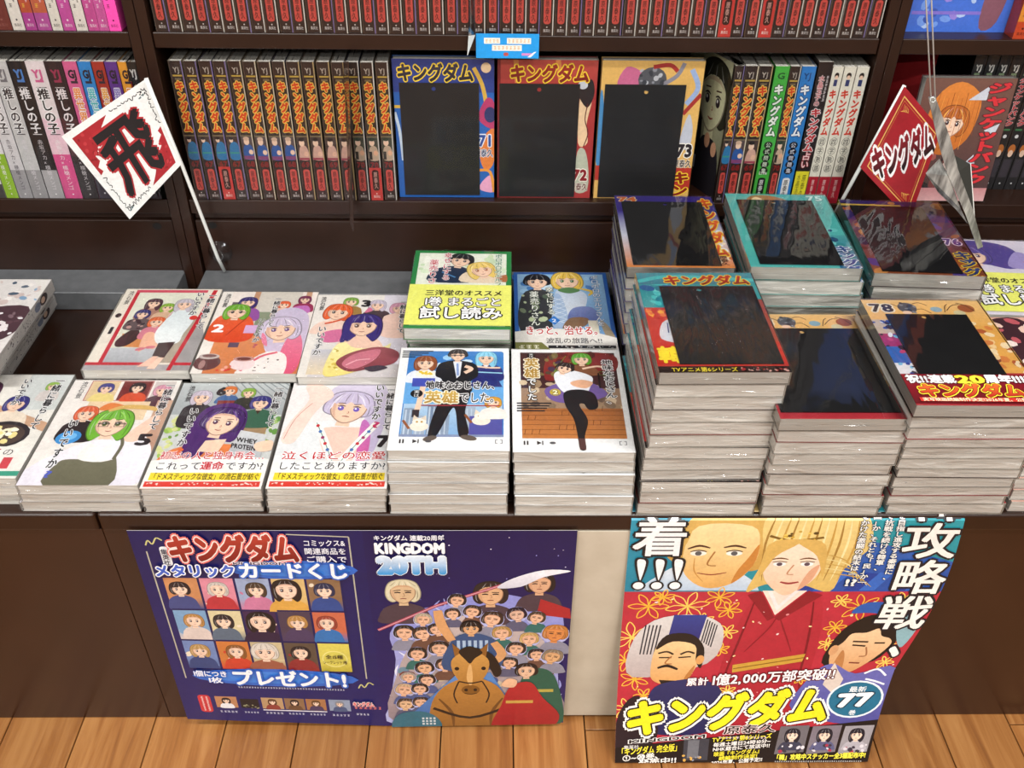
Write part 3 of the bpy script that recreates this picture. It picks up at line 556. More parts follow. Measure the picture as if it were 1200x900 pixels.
L2 = A = series('2f66b4')
A.rect(4, 4, 96, 138, '6f9fd0', '9cc4e4'); specks(A, 6, 90, 94, 136, 24, ['a8d0ee', '4f86c4', 'd0e6f4'], 3, 8, 16)
A.blob([(6, 30), (8, 96), (30, 108), (44, 84), (40, 40)], '3a3c40'); head(A, 25, 122, 12, '22222a', long=-.3); specks(A, 8, 50, 34, 96, 18, ['5a6a5a', '2a2a30', '7c8a70', 'c0cca8'], 2, 6, 17)
A.blob([(42, 60), (44, 104), (60, 110), (76, 98), (72, 70), (64, 56)], 'dfe6ee', 'c4d2e4'); A.blob([(38, 40), (42, 96), (50, 92), (54, 44)], 'a9c0dc')
for k in range(6): A.line([(39, 44+k*8), (53, 52+k*8)], .6, 'eef4fa', sm=False); A.line([(53, 44+k*8), (39, 52+k*8)], .6, 'eef4fa', sm=False)
A.blob([(54, 50), (60, 72), (80, 74), (86, 52), (70, 46)], '5f6ea8', '7f90c4'); A.blob([(48, 34), (56, 54), (74, 54), (70, 40)], '8a6a50'); A.rect(74, 26, 84, 50, 'd9d4c4'); A.blob([(86, 50), (94, 40), (100, 14), (92, 14)], 'a89a84'); head(A, 57, 124, 14, 'e6c455', long=.3, shade='f6e29a', eye='4a7a4a'); A.line([(68, 110), (82, 104), (78, 96)], 4, 'e6c455', .6); A.blob([(46, 106), (58, 112), (70, 106), (58, 100)], '5c8a58')
A.poly([(34, 50), (40, 58), (46, 50), (40, 42)], '2f7fd0'); A.T('2', 37.5, 46, 42.5, 54, 'ffffff', .02)
A.T('ボロボロのエルフさんを', 82, 40, 91, 136, 'f4f7fb', .01, [('44618c', .05)], vert=True); A.T('幸せにする', 33, 60, 42, 112, 'f6f8f0', .01, [('3a4a3a', .06)], vert=True); A.T('薬売りさん', 16, 40, 26, 104, 'f6f8f0', .01, [('3a4a3a', .06)], vert=True)
A.poly([(0, 0), (100, 0), (100, 20), (70, 34), (30, 36), (0, 30)], 'ece9e4'); A.T('きっと、治せる。', 10, 24, 88, 40, 'c8342e', .02, [('ffffff', .09)]); A.T('波乱の旅路へ!!', 30, 10, 86, 20, '44444a', .01); A.poly([(0, 0), (34, 0), (26, 12), (0, 12)], '7f8048'); marks(A, 3, 1, 24, 8, 3, 'f4f2dc'); A.rect(32, 2, 98, 7, '2a2a2e'); specks(A, 34, 3, 96, 6, 30, ['e8e8e8'], .5, 1, 5)

KD = 'キングダム'
def kd_title(A, x0, y0, x1, y1, c='a5281e', c2='d8542c', o='f5d23a', o2='231612', rise=0, vert=False, shear=0):
    A.T(KD, x0, y0, x1, y1, c, .045, [(o, .11), (o2, .085)] if False else [(o, .115)], vert=vert, c2=c2, rise=rise, shear=shear)
V74 = A = series('3a2c86'); A.rect(0, 0, 100, 60, 'e08a3c', 'd8dcea'); A.rect(0, 60, 100, 108, 'd8dcea', '43369a'); specks(A, 84, 10, 100, 80, 16, ['f4e6c8', 'c8662c', 'e8eef8'], 2, 6, 20); A.T('74', 3, 128, 22, 141, 'd06a2c', .05, [('f6e6b8', .1)]); kd_title(A, 84, 20, 99, 138, 'b02a1c', 'e2682e', vert=True); A.T('原泰久', 88, 4, 96, 22, '3a1c14', .02, vert=True)
V75 = A = series('58bdb8'); A.rect(80, 0, 100, 60, '2c6f9c', '4fa8ac'); A.blob([(20, 126), (26, 138), (44, 139), (60, 128), (40, 122)], 'b57f4c'); A.blob([(24, 128), (30, 136), (36, 128)], 'f0d8a8'); specks(A, 82, 14, 100, 70, 14, ['2f8f98', '74d0cc', '1f4f7c'], 2, 7, 21); A.T('75', 80, 128, 96, 141, 'd6f2ee', .04, [('3a8e96', .09)]); A.T('原泰久', 86, 100, 93, 124, '3a8e96', .0, vert=True); kd_title(A, 83, -20, 99, 40, '23417c', '2f5aa4', o='eef4f8', vert=True)
V76 = A = series('3a2a6c'); A.rect(0, 0, 100, 100, '8a4a2c', '5a3a5c'); specks(A, 0, 0, 100, 142, 60, ['2a4a8c', 'a85a2c', '5a2c1c', '1c1c44', 'c88a4c', '4a3a8c'], 3, 9, 22); A.rect(0, 130, 60, 134, 'd8b84c'); A.T('76', 80, 54, 97, 70, '5a2c7c', .04, [('f0d8e8', .11)]); kd_title(A, 82, -30, 99, 44, '2a3a6c', '3a4a8c', vert=True)
V77 = A = series('2f9aa0'); A.rect(0, 0, 100, 88, 'c8362c'); specks(A, 0, 88, 24, 140, 20, ['1c7f94', '4fc4c4', '2a5f9c', '7ad8d0'], 3, 8, 23); A.rect(0, 124, 100, 142, '3a7f94', '4f9ca8'); A.line([(0, 128), (30, 136), (100, 130)], 5, '4fc0c0'); specks(A, 2, 70, 18, 86, 16, ['e87a3a', 'f2b23c', 'a8241c'], 1, 3, 24); A.blob([(8, 44), (12, 66), (24, 70), (26, 40)], 'd8dce4'); A.line([(16, 66), (15, 52)], 1, '2c3e7c', sm=False); A.line([(20, 66), (19, 52)], 1, '2c3e7c', sm=False); A.ell(22, 48, 5, 7, SK2)
A.rect(0, 10, 24, 34, 'c2231c'); A.T('韓', 2, 12, 22, 34, 'f6e23a', .04); A.rect(0, 0, 100, 8, '231414'); A.T('TVアニメ第6シリーズ', 10, 1, 60, 7, 'f2dc3c', .03); specks(A, 62, 2, 98, 6, 20, ['d8a89c', 'b03a3a'], .8, 1.6, 25); kd_title(A, 22, 122, 96, 138, '8c2318', 'c8402a'); A.rect(96, 40, 100, 100, 'a84a3c'); A.rect(96, 100, 100, 126, '3fa0a4')
V78 = A = series('e6b25c'); A.rect(0, 0, 100, 40, 'b83440'); A.rect(0, 104, 100, 142, 'e9b865', 'f0c98a'); A.rect(0, 90, 14, 112, 'c9b8a8'); A.rect(0, 74, 14, 92, 'a8346c'); A.rect(0, 50, 14, 74, '3a6cb8'); A.rect(0, 36, 14, 52, 'e6e6ea'); specks(A, 0, 36, 14, 110, 26, ['2a4a9c', 'e8e8f0', 'c84a7c', '7cc0e0', '3a2c3c'], 1.5, 4, 26); A.ell(36, 130, 8, 8, '565c66'); specks(A, 29, 123, 43, 137, 8, ['3a3e48', '8a909a'], 1.5, 3, 27); A.ell(34, 123, 4, 2.5, SK)
A.ell(86, 130, 7, 6, 'a8603c'); A.ell(60, 128, 5, 4, '8cb4c8'); A.ell(78, 123, 5, 4, 'd8d0a8')
for a, b in (((20, 134), (30, 130)), ((42, 136), (54, 134)), ((68, 126), (82, 136)), ((80, 138), (92, 126)), ((44, 128), (54, 122)), ((72, 136), (66, 124))): A.line([a, ((a[0]+b[0])/2, (a[1]+b[1])/2+3), b], .8, '5a3a2c')
specks(A, 82, 40, 100, 110, 24, ['f3d6a0', 'd88a4c', 'b8623c', 'f8e6c0', '8c4a3c'], 2, 5, 28); A.T('78', 4, 122, 24, 138, '3a2c34', .04, [('f4ead8', .12)])
OB78 = A = Art(100, 36); A.rect(0, 0, 100, 36, '9c2030'); A.rect(0, 0, 100, 20, '7c1a24', '9c2030'); A.T('祝!!連載', 2, 24, 40, 35, 'ffffff', .05, [('5a1018', .1)]); A.T('20', 40, 23, 62, 36, 'f6d83c', .06, [('6a3a10', .11)]); A.T('周年!!!!!', 62, 24, 99, 35, 'ffffff', .05, [('5a1018', .1)]); A.T(KD, 6, 6, 86, 23, 'b02a1c', .045, [('f6e03a', .12), ('2a1410', .07)], c2='e06a2c'); A.ell(93, 13, 7, 7, 'f2c83c'); A.T('最新', 88, 9, 98, 17, 'c03a1c', .03); A.rect(4, 1, 98, 5.5, 'c8342c'); A.T('実写映画続編制作決定!2026年夏、公開予定!!', 6, 1, 96, 5.5, 'f6e6c0', .02)
V71 = A = series('1f62b4'); A.rect(0, 110, 100, 142, '27408c', '2a3a80'); A.line([(80, 134), (88, 118), (92, 100)], 4, 'd8b04a'); A.ell(92, 134, 5, 5, 'e8c8a0'); A.blob([(84, 84), (92, 104), (100, 100), (100, 74)], 'b83a6c'); A.ell(96, 88, 6, 8, '2c3468'); A.blob([(86, 60), (100, 74), (100, 40), (92, 30), (86, 40)], 'e0803c'); A.blob([(84, 10), (94, 24), (100, 20), (100, 6)], 'e8a8c8'); A.line([(84, 30), (96, 28), (100, 6)], 3, 'e89a3c'); A.line([(0, 90), (4, 70), (6, 40)], 3, 'c8d8e8'); A.rect(0, 94, 6, 97, 'e0b84a'); kd_title(A, 4, 120, 80, 138, '24222c', '3a3444'); A.T('71', 84, 54, 97, 70, '2f4f9c', .04, [('e8ecf4', .11)]); A.T('原泰久', 80, 44, 99, 53, '1c2c5c', .02, [('e8ecf4', .08)])
V72 = A = series('a83434'); A.rect(0, 104, 100, 142, '9c2c30', 'b84a40'); A.rect(0, 0, 3, 142, '7a1c24'); A.line([(18, 142), (20, 120)], 5, 'd8884c', sm=False); A.line([(60, 142), (64, 120)], 5, 'd8884c', sm=False); A.blob([(84, 60), (84, 110), (92, 120), (96, 104), (92, 80), (94, 60)], 'e8c8a0'); A.blob([(82, 112), (94, 124), (98, 110), (92, 96), (84, 104)], '2a2224'); A.ell(86, 118, 5, 4, 'c8ccd4'); A.line([(92, 100), (90, 84), (94, 70), (90, 56)], 1, '5a2420'); A.blob([(82, 10), (84, 50), (92, 52), (97, 30), (96, 8)], 'b8bca8'); kd_title(A, 12, 120, 92, 138, '7a1c18', '9c2c20'); A.T('72', 80, 18, 96, 34, '8c1c24', .05, [('f4ece0', .11)]); A.T('原泰久', 78, 8, 97, 17, '5a1418', .02, [('f0e4d8', .08)])
V73 = A = series('e0b465'); A.blob([(16, 118), (24, 136), (40, 130), (36, 118)], 'c86a90'); A.ell(50, 124, 14, 12, '55565c'); specks(A, 38, 116, 62, 134, 14, ['8a8c94', '3a3c44', 'b8bac0'], 1.5, 3, 30); A.line([(50, 136), (66, 138), (74, 132)], 4, 'a8302c'); A.line([(62, 120), (74, 128), (80, 140)], 4, '8a8894'); A.line([(86, 100), (96, 116), (88, 134)], 5, '9ab0d8'); A.line([(84, 90), (100, 110)], 4, 'a8302c'); A.blob([(84, 60), (90, 90), (96, 74), (94, 54)], 'c0c4d0'); A.blob([(0, 40), (0, 110), (4, 100), (6, 44)], '4a8cc0'); A.rect(82, 10, 100, 34, 'b8382c'); A.rect(0, 20, 6, 36, 'b8382c'); A.T('73', 82, 44, 98, 62, '2a2228', .05, [('f4f0e8', .11)]); A.T('原泰久', 80, 34, 99, 43, '2a1c1c', .02, [('f0e8dc', .08)]); A.T(KD, 80, -40, 99, 30, '8c2318', .045, [('f5d23a', .115)], vert=True)
# far left white pile, pink book at far right, purple-haired trial copy
WL = A = series('e6e2df'); A.blob([(40, 40), (52, 84), (96, 92), (100, 50), (80, 30)], '5a4048'); A.ell(74, 56, 16, 12, 'efe8e8'); specks(A, 56, 40, 96, 80, 20, ['6a4c54', '8a7078', 'f3eff0'], 2, 5, 31); specks(A, 50, 96, 100, 138, 24, ['8fb0cc', 'd8c8c4', '5a6a7c', 'f4f0ec'], 2, 6, 32)
PK = A = series('e6b8a8'); A.blob([(0, 80), (20, 130), (60, 140), (70, 100), (40, 60)], '4a2c34'); specks(A, 30, 40, 100, 140, 26, ['f0d0c0', 'd88a88', 'c8646c', 'f8e8e0'], 3, 8, 33)
H1 = A = series('dcd6e4'); A.blob([(4, 88), (8, 130), (40, 140), (76, 130), (84, 96), (64, 84), (40, 92)], '5a4c96'); head(A, 34, 108, 15, '62549e', long=.1, shade='8a7cc0', eye='3a2c5c'); A.blob([(64, 90), (80, 118), (92, 110), (84, 86)], 'a99cd0'); A.line([(84, 100), (92, 84)], 5, 'c88a7c', sm=False)
JK = A = series('5a4448'); A.rect(0, 0, 100, 142, '4a3438', '7a5448'); A.blob([(10, 70), (16, 120), (40, 138), (66, 120), (64, 80), (48, 60), (30, 56)], 'c8702c', 'e08a3c'); head(A, 40, 92, 15, 'c06a2c', long=.1, shade='f2b45c', tilt=-8)
for a in range(10): A.line([(20+a*5, 126-(a % 3)*3), (16+a*5.5, 86-(a % 4)*8)], 2.2, ['8c4418', 'f0a850', 'b85c24'][a % 3], .8)
specks(A, 0, 0, 70, 56, 34, ['d8c0b8', '7c3c3c', '2c2428', 'e8d8d0', 'a85c54'], 3, 8, 34); A.rect(0, 0, 100, 16, 'e0b0b0', 'c88a8c'); A.poly([(52, 118), (72, 134), (72, 118)], 'cfd2dc'); A.poly([(78, 84), (94, 92), (90, 76)], 'cfd2dc'); A.poly([(66, 46), (74, 56), (78, 44)], 'cfd2dc'); A.T('ジャンケットバンク', 70, 20, 96, 138, 'd8343c', .05, [('5c2c30', .1)], vert=True, shear=.0); A.T('1', 4, 4, 12, 16, 'ffffff', .04)
BLU = A = series('4a78dc'); specks(A, 4, 4, 60, 50, 26, ['7aa4f0', '3a5cb8', 'b8d0f8', '9c8ae0'], 2, 6, 35); A.blob([(72, 4), (70, 40), (78, 80), (92, 60), (88, 10)], '8c5c6c'); A.rect(2, 16, 70, 19, '8a7ad8'); A.line([(8, 30), (30, 50), (50, 34)], 3, '2f4a90')
FACE = A = series('9a9a7c'); A.rect(0, 0, 100, 142, '8a8c74', 'd4d5b4'); A.blob([(-10, 0), (0, 60), (16, 96), (40, 84), (46, 30), (40, -6)], '26221f'); head(A, 60, 98, 30, '3a3a2e', skin='e8eac8', long=.0, smile=True, bangs=False); A.blob([(40, 0), (44, 50), (60, 60), (84, 50), (90, 0)], '2c2a33'); A.ell(60, 56, 6, 8, SK2); A.ell(76, 50, 6, 8, SK2); A.rect(30, 20, 40, 34, 'c8ccd8')

# ------------------------------------------------------------------ spines (16 units wide, 182 tall)
def sp(bg, w=16): A = Art(w, 182); A.rect(0, 0, w, 182, bg); return A
def plate(A, txt='原泰久', y0=14, y1=50, c='d4544c', tc='3a1a18', w=16):
    A.rrect(w*.22, y0, w*.78, y1, w*.2, c); A.T(txt, w*.33, y0+2.5, w*.67, y1-2.5, tc, .01, vert=True)
def pub(A, c='d8d0cc', w=16): A.ell(w*.5, 9.5, .9, .9, c, n=8); A.T('集英社', w*.22, 3.5, w*.78, 7.5, c, .01)
def kd_spine(vol, pic, obi_=False, base='352724'):
    A = sp(base); A.rect(0, 0, .8, 182, '5c4a40'); A.T('YJ', 4, 167, 12, 176, 'b8aca0', .03); A.rect(2, 163, 14, 165, 'c8a84c'); A.rect(4, 158.5, 12, 161, '7a6a50')
    A.T(KD, 2.6, 92, 13.6, 158, 'dc4a20', .05, [('f5c95a', .15)], vert=True); A.rect(0, 87, 16, 88.5, '8a7a5a')
    pic(A); A.T(str(vol), 2.5, 45, 13.5, 55, '8c2424', .05); A.rect(14.7, 0, 16, 182, ['d8ccb4', 'c0a878', 'e0dcd4', '8c7cae'][vol % 4]); 
    if obi_: A.rect(0, 0, 16, 46, 'cf3f3a'); plate(A, y0=14, y1=43, c='3a1a18', tc='d8a89c'); pub(A, 'f3dcd4')
    else: plate(A, y0=13, y1=43); pub(A)
    return A
def pic_a(A): A.rect(1, 56, 15.5, 87, '4a3630'); A.blob([(2, 57), (3, 74), (8, 80), (14, 76), (15, 57)], '2f7fb4'); A.ell(6, 82, 2.6, 3.2, SK); A.rect(2, 64, 15, 66, '3fa08c'); A.ell(6, 84.5, 3, 2, '2a1c1c')
def pic_b(A): A.rect(1, 56, 15.5, 87, '5a4a4c'); A.blob([(2, 57), (2, 72), (8, 77), (14, 72), (15, 57)], '2f5fa8'); A.rect(1, 56, 15.5, 61, '8c4a7c'); A.ell(7, 80, 3.6, 4.6, SK); A.ell(7, 84, 4, 2.6, 'd8b8a0'); A.ell(11, 66, 3, 3.4, SK)
def pic_c(A): A.rect(1, 56, 15.5, 87, '4c3a36'); A.blob([(2, 57), (3, 72), (8, 76), (13, 72), (15, 57)], 'd8b0a0'); A.ell(6.5, 79, 3.6, 4.8, SK); A.ell(6.5, 83.5, 3.8, 2.4, '2a1c1c'); A.ell(11, 64, 3, 3.4, 'e8c0a8'); A.rect(1, 56, 15.5, 59, 'a84a5c')
def pic_d(A): A.rect(1, 56, 15.5, 87, '43463a'); A.blob([(2, 57), (3, 72), (8, 76), (13, 72), (15, 57)], 'c8b098'); A.ell(6.5, 80, 3.6, 4.6, SK); A.ell(6.5, 84.5, 4, 2.6, '2a3a2c'); A.ell(11, 66, 3, 3.6, SK2); A.rect(2, 57, 6, 68, '2c2a28')
K67, K68, K69, K70 = kd_spine(67, pic_a), kd_spine(68, pic_b), kd_spine(69, pic_c), kd_spine(70, pic_d)
K67o, K70o = kd_spine(67, pic_a, True), kd_spine(70, pic_d, True)
KU = [kd_spine(v, p) for v, p in ((51, pic_a), (54, pic_b), (58, pic_c))]; KUo = kd_spine(61, pic_c, True)
def ex_spine(bg, tcol, oc, lab, lc, ltc, bottom=None, top='YJ', pcol='c9433e', ptc='3a1a18', n=5):
    A = sp(bg); A.T(top, 3.5, 165, 12.5, 176, oc, .03); A.T(KD, 2.4, 92, 13.6, 160, tcol, .05, [(oc, .13)], vert=True)
    for i, ch in enumerate(lab): y = 84-i*(44/len(lab)); A.ell(8, y-3, 5.2, 5, lc, n=10); A.T(ch, 5, y-6.4, 11, y+.6, ltc, .01)
    if bottom: A.T(bottom, 3, 40, 13, 46, 'f4f4f0', .02)
    plate(A, y0=6, y1=36, c=pcol, tc=ptc); return A
XG = ex_spine('4cb848', 'f4f8f0', '1f5a2c', '公式問題集', '1c2a1c', 'e8f4e0', 'Lite', 'G', '1c1c1c', 'f2f2f2'); XB = ex_spine('2f86d0', 'f4f6f8', '164a86', '公式問題集', '10182c', 'e8e8f4', None, 'YJ', 'f0f0f0', '181818')
XU = A = sp('2a2022'); A.T('水晶玉子の', 3, 128, 10, 166, 'c8545c', .02, [('f2e8e8', .08)], vert=True); marks(A, 11, 134, 15, 166, 7, 'e8e0e0', True); A.T(KD, 2, 70, 14, 126, 'c8343c', .05, [('f4ecec', .12)], vert=True); A.T('占い', 3, 48, 13, 70, 'f2d8d8', .03, [('a83a44', .1)], vert=True); A.rect(0, 0, 16, 44, 'ece33a'); A.T('原泰久', 8.5, 8, 13.5, 40, '33331c', .0, vert=True); A.T('水晶玉子', 2.5, 6, 7, 40, '33331c', .0, vert=True)
XW = A = sp('ece8da'); A.ell(8, 171, 3.4, 3.8, '2c2424'); A.ell(8, 169, 2.4, 2.4, SK); A.rect(5.4, 158, 10.6, 166, '2f3f74'); A.T(KD, 2.4, 94, 13.6, 154, 'd8402c', .05, vert=True)
for i, ch in enumerate('四字熟語'): A.ell(8, 86-i*12, 5.6, 5.6, '77726a', n=14); A.ell(8, 86-i*12, 5, 5, 'ece8da', n=14); A.T(ch, 4.4, 81.6-i*12, 11.6, 90-i*12, '35322e', .01)
A.rect(0, 0, 16, 38, 'b8283a'); A.T('原泰久', 5.5, 8, 10.5, 34, 'f2dcd8', .0, vert=True)
def osi(bg, tc, plate_c, low, lowc, txt='推しの子', mid=None):
    A = sp(bg, 18)
    if mid: A.rect(0, 60, 18, 110, mid)
    A.T('YJ', 4, 160, 14, 174, plate_c, .05); A.rect(5, 156, 13, 159, plate_c); A.rect(4, 149, 14, 150, tc); A.T('推しの子', 3, 90, 15, 149, tc, .03, [('ffffff' if tc[0] < '5' else '17151a', .09)], vert=True); A.rect(4, 88.5, 14, 89.5, tc); A.rect(0, 0, 18, low, lowc); A.T('赤坂アカ×横槍メンゴ', 6, 12, 12, 82, 'f4f0f0' if low > 60 else ('55505a' if bg[0] in 'def' else 'e0dce0'), .0, vert=True); A.ell(9, 6, 1, 1, 'f4f4f4'); return A
OS = [osi('e8e6e4', '2c282c', 'b84a6c', 20, '54524f'), osi('e6e4e6', '2c282c', '8a8890', 62, '9cc43a'), osi('dcdadc', '3a363c', '98969c', 40, 'a9a7aa'), osi('cfcfcf', '3a363c', '7c7a80', 40, 'a4a2a4'), osi('2a2628', 'f0eef0', '5a8cd0', 40, 'b4b2b4'), osi('ece2e4', '2c282c', 'd86a9c', 62, 'e05a98', mid='f0d0dc'), osi('3a2a2e', 'f0e8ea', 'a83a5c', 50, '3a3438', mid='5a343c')]
def isek(bg, tc): A = sp(bg); A.T('GJ', 3, 160, 13, 174, '2a2230', .05); A.rect(4, 155, 12, 158, '3a3040'); A.T('異世界', 3, 104, 13, 150, tc, .03, [('ffffff', .08)], vert=True); A.ell(8, 92, 5, 8, 'd8ccc8'); A.rect(0, 0, 16, 60, '4a4450'); A.ell(8, 8, 1, 1, 'f0f0f0'); return A
IS = [isek('dc6a9c', 'f09a4c'), isek('2f8fd4', '5cc4c8'), isek('b43a2e', 'f0b04c'), isek('6a3a94', '9a8ac8'), isek('eaa63a', 'e8902c')]
UJ = A = sp('eceae6'); A.T('UJ', 3, 160, 13, 174, '2a2430', .06); A.rect(4, 154, 12, 158, '3a3436'); marks(A, 5, 100, 11, 146, 5, '3a3436', True)
MK = A = sp('dad6d0'); A.rect(0, 0, 2, 182, '9c2430'); A.rect(0, 158, 16, 182, '33302e'); A.T('YJ', 3, 162, 14, 175, 'eceae6', .05); A.ell(9, 150, 5, 4, 'c8b08c')
JS = A = sp('2b2a2c', 15); A.T('YJ', 4, 162, 12, 172, 'e8e6e0', .06); A.rect(4, 157, 11, 160, '8ca07c'); A.T('ジャンケットバンク', 2, 90, 13, 154, 'cf3440', .05, [('f0d8d8', .1)], vert=True); A.rect(3, 84, 12, 86.5, '4a8a5a'); A.ell(8, 76, 2.6, 2.6, 'e8e8e8', n=10); A.ell(7.5, 58, 5, 7, 'c87a3c'); A.ell(7.5, 52, 3.4, 5, SK); A.rect(2, 18, 13, 44, '454048'); A.ell(7.5, 9, 1.2, 1.2, 'e0e0e0')
def low_spine(bg, tc, low=None, c2=None, both=False):
    A = sp(bg)
    if c2: A.rect(0, 20, 16, 60, c2)
    marks(A, 3, 24, 8, 74, 6, tc, True)
    if both: marks(A, 9, 30, 13, 74, 6, low or tc, True)
    A.ell(8, 12, 1.2, 1.2, low or tc); A.T('集英社', 3, 4, 13, 8, low or tc, .0); return A
LU = [low_spine('7c3a34', '9c6058'), low_spine('e9e4dc', '4a4644', both=True), low_spine('b84a9c', 'f0c84c', 'f4e0ec', 'c05a3c', True), low_spine('bc5aa4', 'f0c84c', 'f4e0ec', 'c86a4c', True), low_spine('e6e2d8', '4a4644', both=True), low_spine('cc5aa8', 'f4d4e8', 'fbeef6', both=True), low_spine('e9e4dc', '4a4644', both=True), low_spine('cf5aa0', 'f6d8ea', 'fbeef6', both=True), low_spine('d465aa', 'f6d8ea', 'fbeef6', both=True), low_spine('ea4aa6', '6a1c4c')]
OR = low_spine('d8542c', '5a1c14', c2='f0a03c')
WS = A = Art(18, 182); A.rect(0, 0, 18, 182, 'e2dfdc'); A.ell(9, 148, 7, 12, '4a3a3e'); A.ell(9, 146, 4, 6, SK); A.ell(9, 128, 6, 9, '8f98b0'); specks(A, 2, 20, 16, 116, 30, ['6a6468', 'a8a2a4', '8a8488'], .8, 2, 41)
# ------------------------------------------------------------------ books
BW, BL = .128, .182
_c = {}
def cover_mesh(W, L, T, col):
    k = ('cov', W, L, T, col)
    if k not in _c:
        bm = bmesh.new(); h = .0004
        box_geo(bm, -W/2, -L/2, 0, W/2-h, L/2, h); box_geo(bm, -W/2, -L/2, T-h, W/2-h, L/2, T); box_geo(bm, W/2-h, -L/2, 0, W/2, L/2, T)
        me = ink_mesh('cover', bm, col); a = me.color_attributes['Ink'].data; pc = lin('cfcabf')
        for p in me.polygons:      # cut edges of the jacket are bare paper
            if p.normal.y < -.5 or p.normal.y > .5 or p.normal.x < -.5:
                for i in p.loop_indices: a[i].color = pc
        _c[k] = me
    return _c[k]
def pages_mesh(W, L, T):
    k = ('pg', W, L, T)
    if k not in _c:
        bm = bmesh.new(); box_geo(bm, -W/2+.0012, -L/2+.001, .0007, W/2-.0009, L/2-.001, T-.0007); _c[k] = mesh_of('page_block', bm, MAT['pages'])
    return _c[k]
def wrap_mesh(W, L, T, mat, seed=0, gap=.0013):
    """loose film sleeve round the book, seams puckered along the front and back edges"""
    k = ('wr', W, L, T, mat, seed, gap)
    if k not in _c:
        bm = bmesh.new(); g = .0006; q = random.Random(seed)
        x0, x1, y0, y1, z0, z1 = -W/2-g, W/2+g, -L/2-g, L/2+g, -.0001, T+gap
        vs = box_geo(bm, x0, y0, z0, x1, y1, z1)
        # puckered seam: a thin ragged fin standing out of the bottom and top ends
        for ys, sg in ((y0, -1), (y1, 1)):
            n = 9; zc = (z0+z1)*.5; prev = None
            for i in range(n+1):
                x = x0+.002+(x1-x0-.004)*i/n; d = q.uniform(.0004, .0016)
                a = bm.verts.new((x, ys, zc)); b = bm.verts.new((x, ys+sg*d, zc+q.uniform(-.0012, .0012)))
                if prev: bm.faces.new((prev[0], a, b, prev[1]))
                prev = (a, b)
        _c[k] = mesh_of('plastic_wrap', bm, MAT[mat])
    return _c[k]
def card_mesh(w, l, hx, hy):
    """black card w x l with a real punched hole at (hx, hy) from its lower left corner"""
    k = ('cd', w, l, hx, hy)
    if k not in _c:
        bm = bmesh.new(); n = 12; r = .0028; t = .0006; lay = []
        for z in (0, t):
            o = [bm.verts.new((x, y, z)) for x, y in ((0, 0), (w, 0), (w, l), (0, l))]
            c = [bm.verts.new((hx+r*math.cos(2*math.pi*i/n+math.pi*1.25), hy+r*math.sin(2*math.pi*i/n+math.pi*1.25), z)) for i in range(n)]
            lay.append((o, c)); s = n//4
            for q in range(4):
                cc = [c[(q*s+j) % n] for j in range(s+1)]
                bm.faces.new([o[q], o[(q+1) % 4]] + cc[::-1])
        for a, b in ((lay[0][0], lay[1][0]), (lay[0][1], lay[1][1])):
            for i in range(len(a)): bm.faces.new((a[i], a[(i+1) % len(a)], b[(i+1) % len(a)], b[i]))
        bmesh.ops.recalc_face_normals(bm, faces=bm.faces); _c[k] = mesh_of('black_card', bm, MAT['card'])
    return _c[k]
def front_print(A, W, L):
    k = ('fp', id(A), W, L)
    if k not in _c:
        sc = W/A.w; _c[k] = A.build('cover_print', sc, lambda x, y, z: (x-W/2, (y/(A.h*sc)-.5)*L, z), MAT['ink'])
    return _c[k]
def spine_print(A, L, T):
    k = ('sp', id(A), L, T)
    if k not in _c:
        sc = T/A.w; H = A.h*sc; _c[k] = A.build('spine_print', sc, lambda x, y, z: (z, (y/H-.5)*L, T-x), MAT['ink'])
    return _c[k]
LYING = Matrix.Identity(4)
SPINE_OUT = Matrix(((0, 0, -1, 0), (-1, 0, 0, 0), (0, 1, 0, 0), (0, 0, 0, 1)))
FACE_OUT = Matrix(((1, 0, 0, 0), (0, 0, -1, 0), (0, 1, 0, 0), (0, 0, 0, 1)))
NB = [0]
def book(label, mat4, W, L, T, col, front=None, spine=None, card=None, wrap='film', group=None, pages=True, band=None):
    e = empty('comic_book', (0, 0, 0), label, 'book', group); e.matrix_world = mat4; NB[0] += 1
    gap = .0020 if (card or band) else (.0006 if not front else round(.0004+.00002*(max(h_[2] for h_ in front.sh)+2), 5))
    Tb = round(T-gap, 5) if wrap else T
    link('cover', cover_mesh(W, L, Tb, col), e)
    if pages: link('page_block', pages_mesh(W, L, Tb), e)
    if front: link('cover_print', front_print(front, W, L), e, (0, 0, Tb))
    if spine: link('spine_print', spine_print(spine, L, Tb), e, (W/2, 0, 0))
    if card:
        x0, y0, x1, y1, hx, hy = card; cw, cl = (x1-x0)*W, (y1-y0)*L
        c = link('black_card', card_mesh(round(cw, 5), round(cl, 5), round((hx-x0)*W, 5), round((hy-y0)*L, 5)), e, (-W/2+x0*W, -L/2+y0*L, Tb+.0007)); c['label'] = 'plain black card with a punched hole'
    if wrap: link('plastic_wrap', wrap_mesh(W, L, Tb, wrap, NB[0] % 5, round(gap*.75, 6)), e)
    return e
ORD = ['', 'first', 'second', 'third', 'fourth', 'fifth', 'sixth', 'seventh', 'eighth', 'ninth', 'tenth', 'eleventh', 'twelfth', 'thirteenth', 'fourteenth', 'fifteenth', 'sixteenth', 'seventeenth', 'eighteenth', 'nineteenth', 'twentieth']
def nth(i):
    if i <= 20: return ORD[i]
    return '%d%s' % (i, {1: 'st', 2: 'nd', 3: 'rd'}.get(i % 10, 'th'))
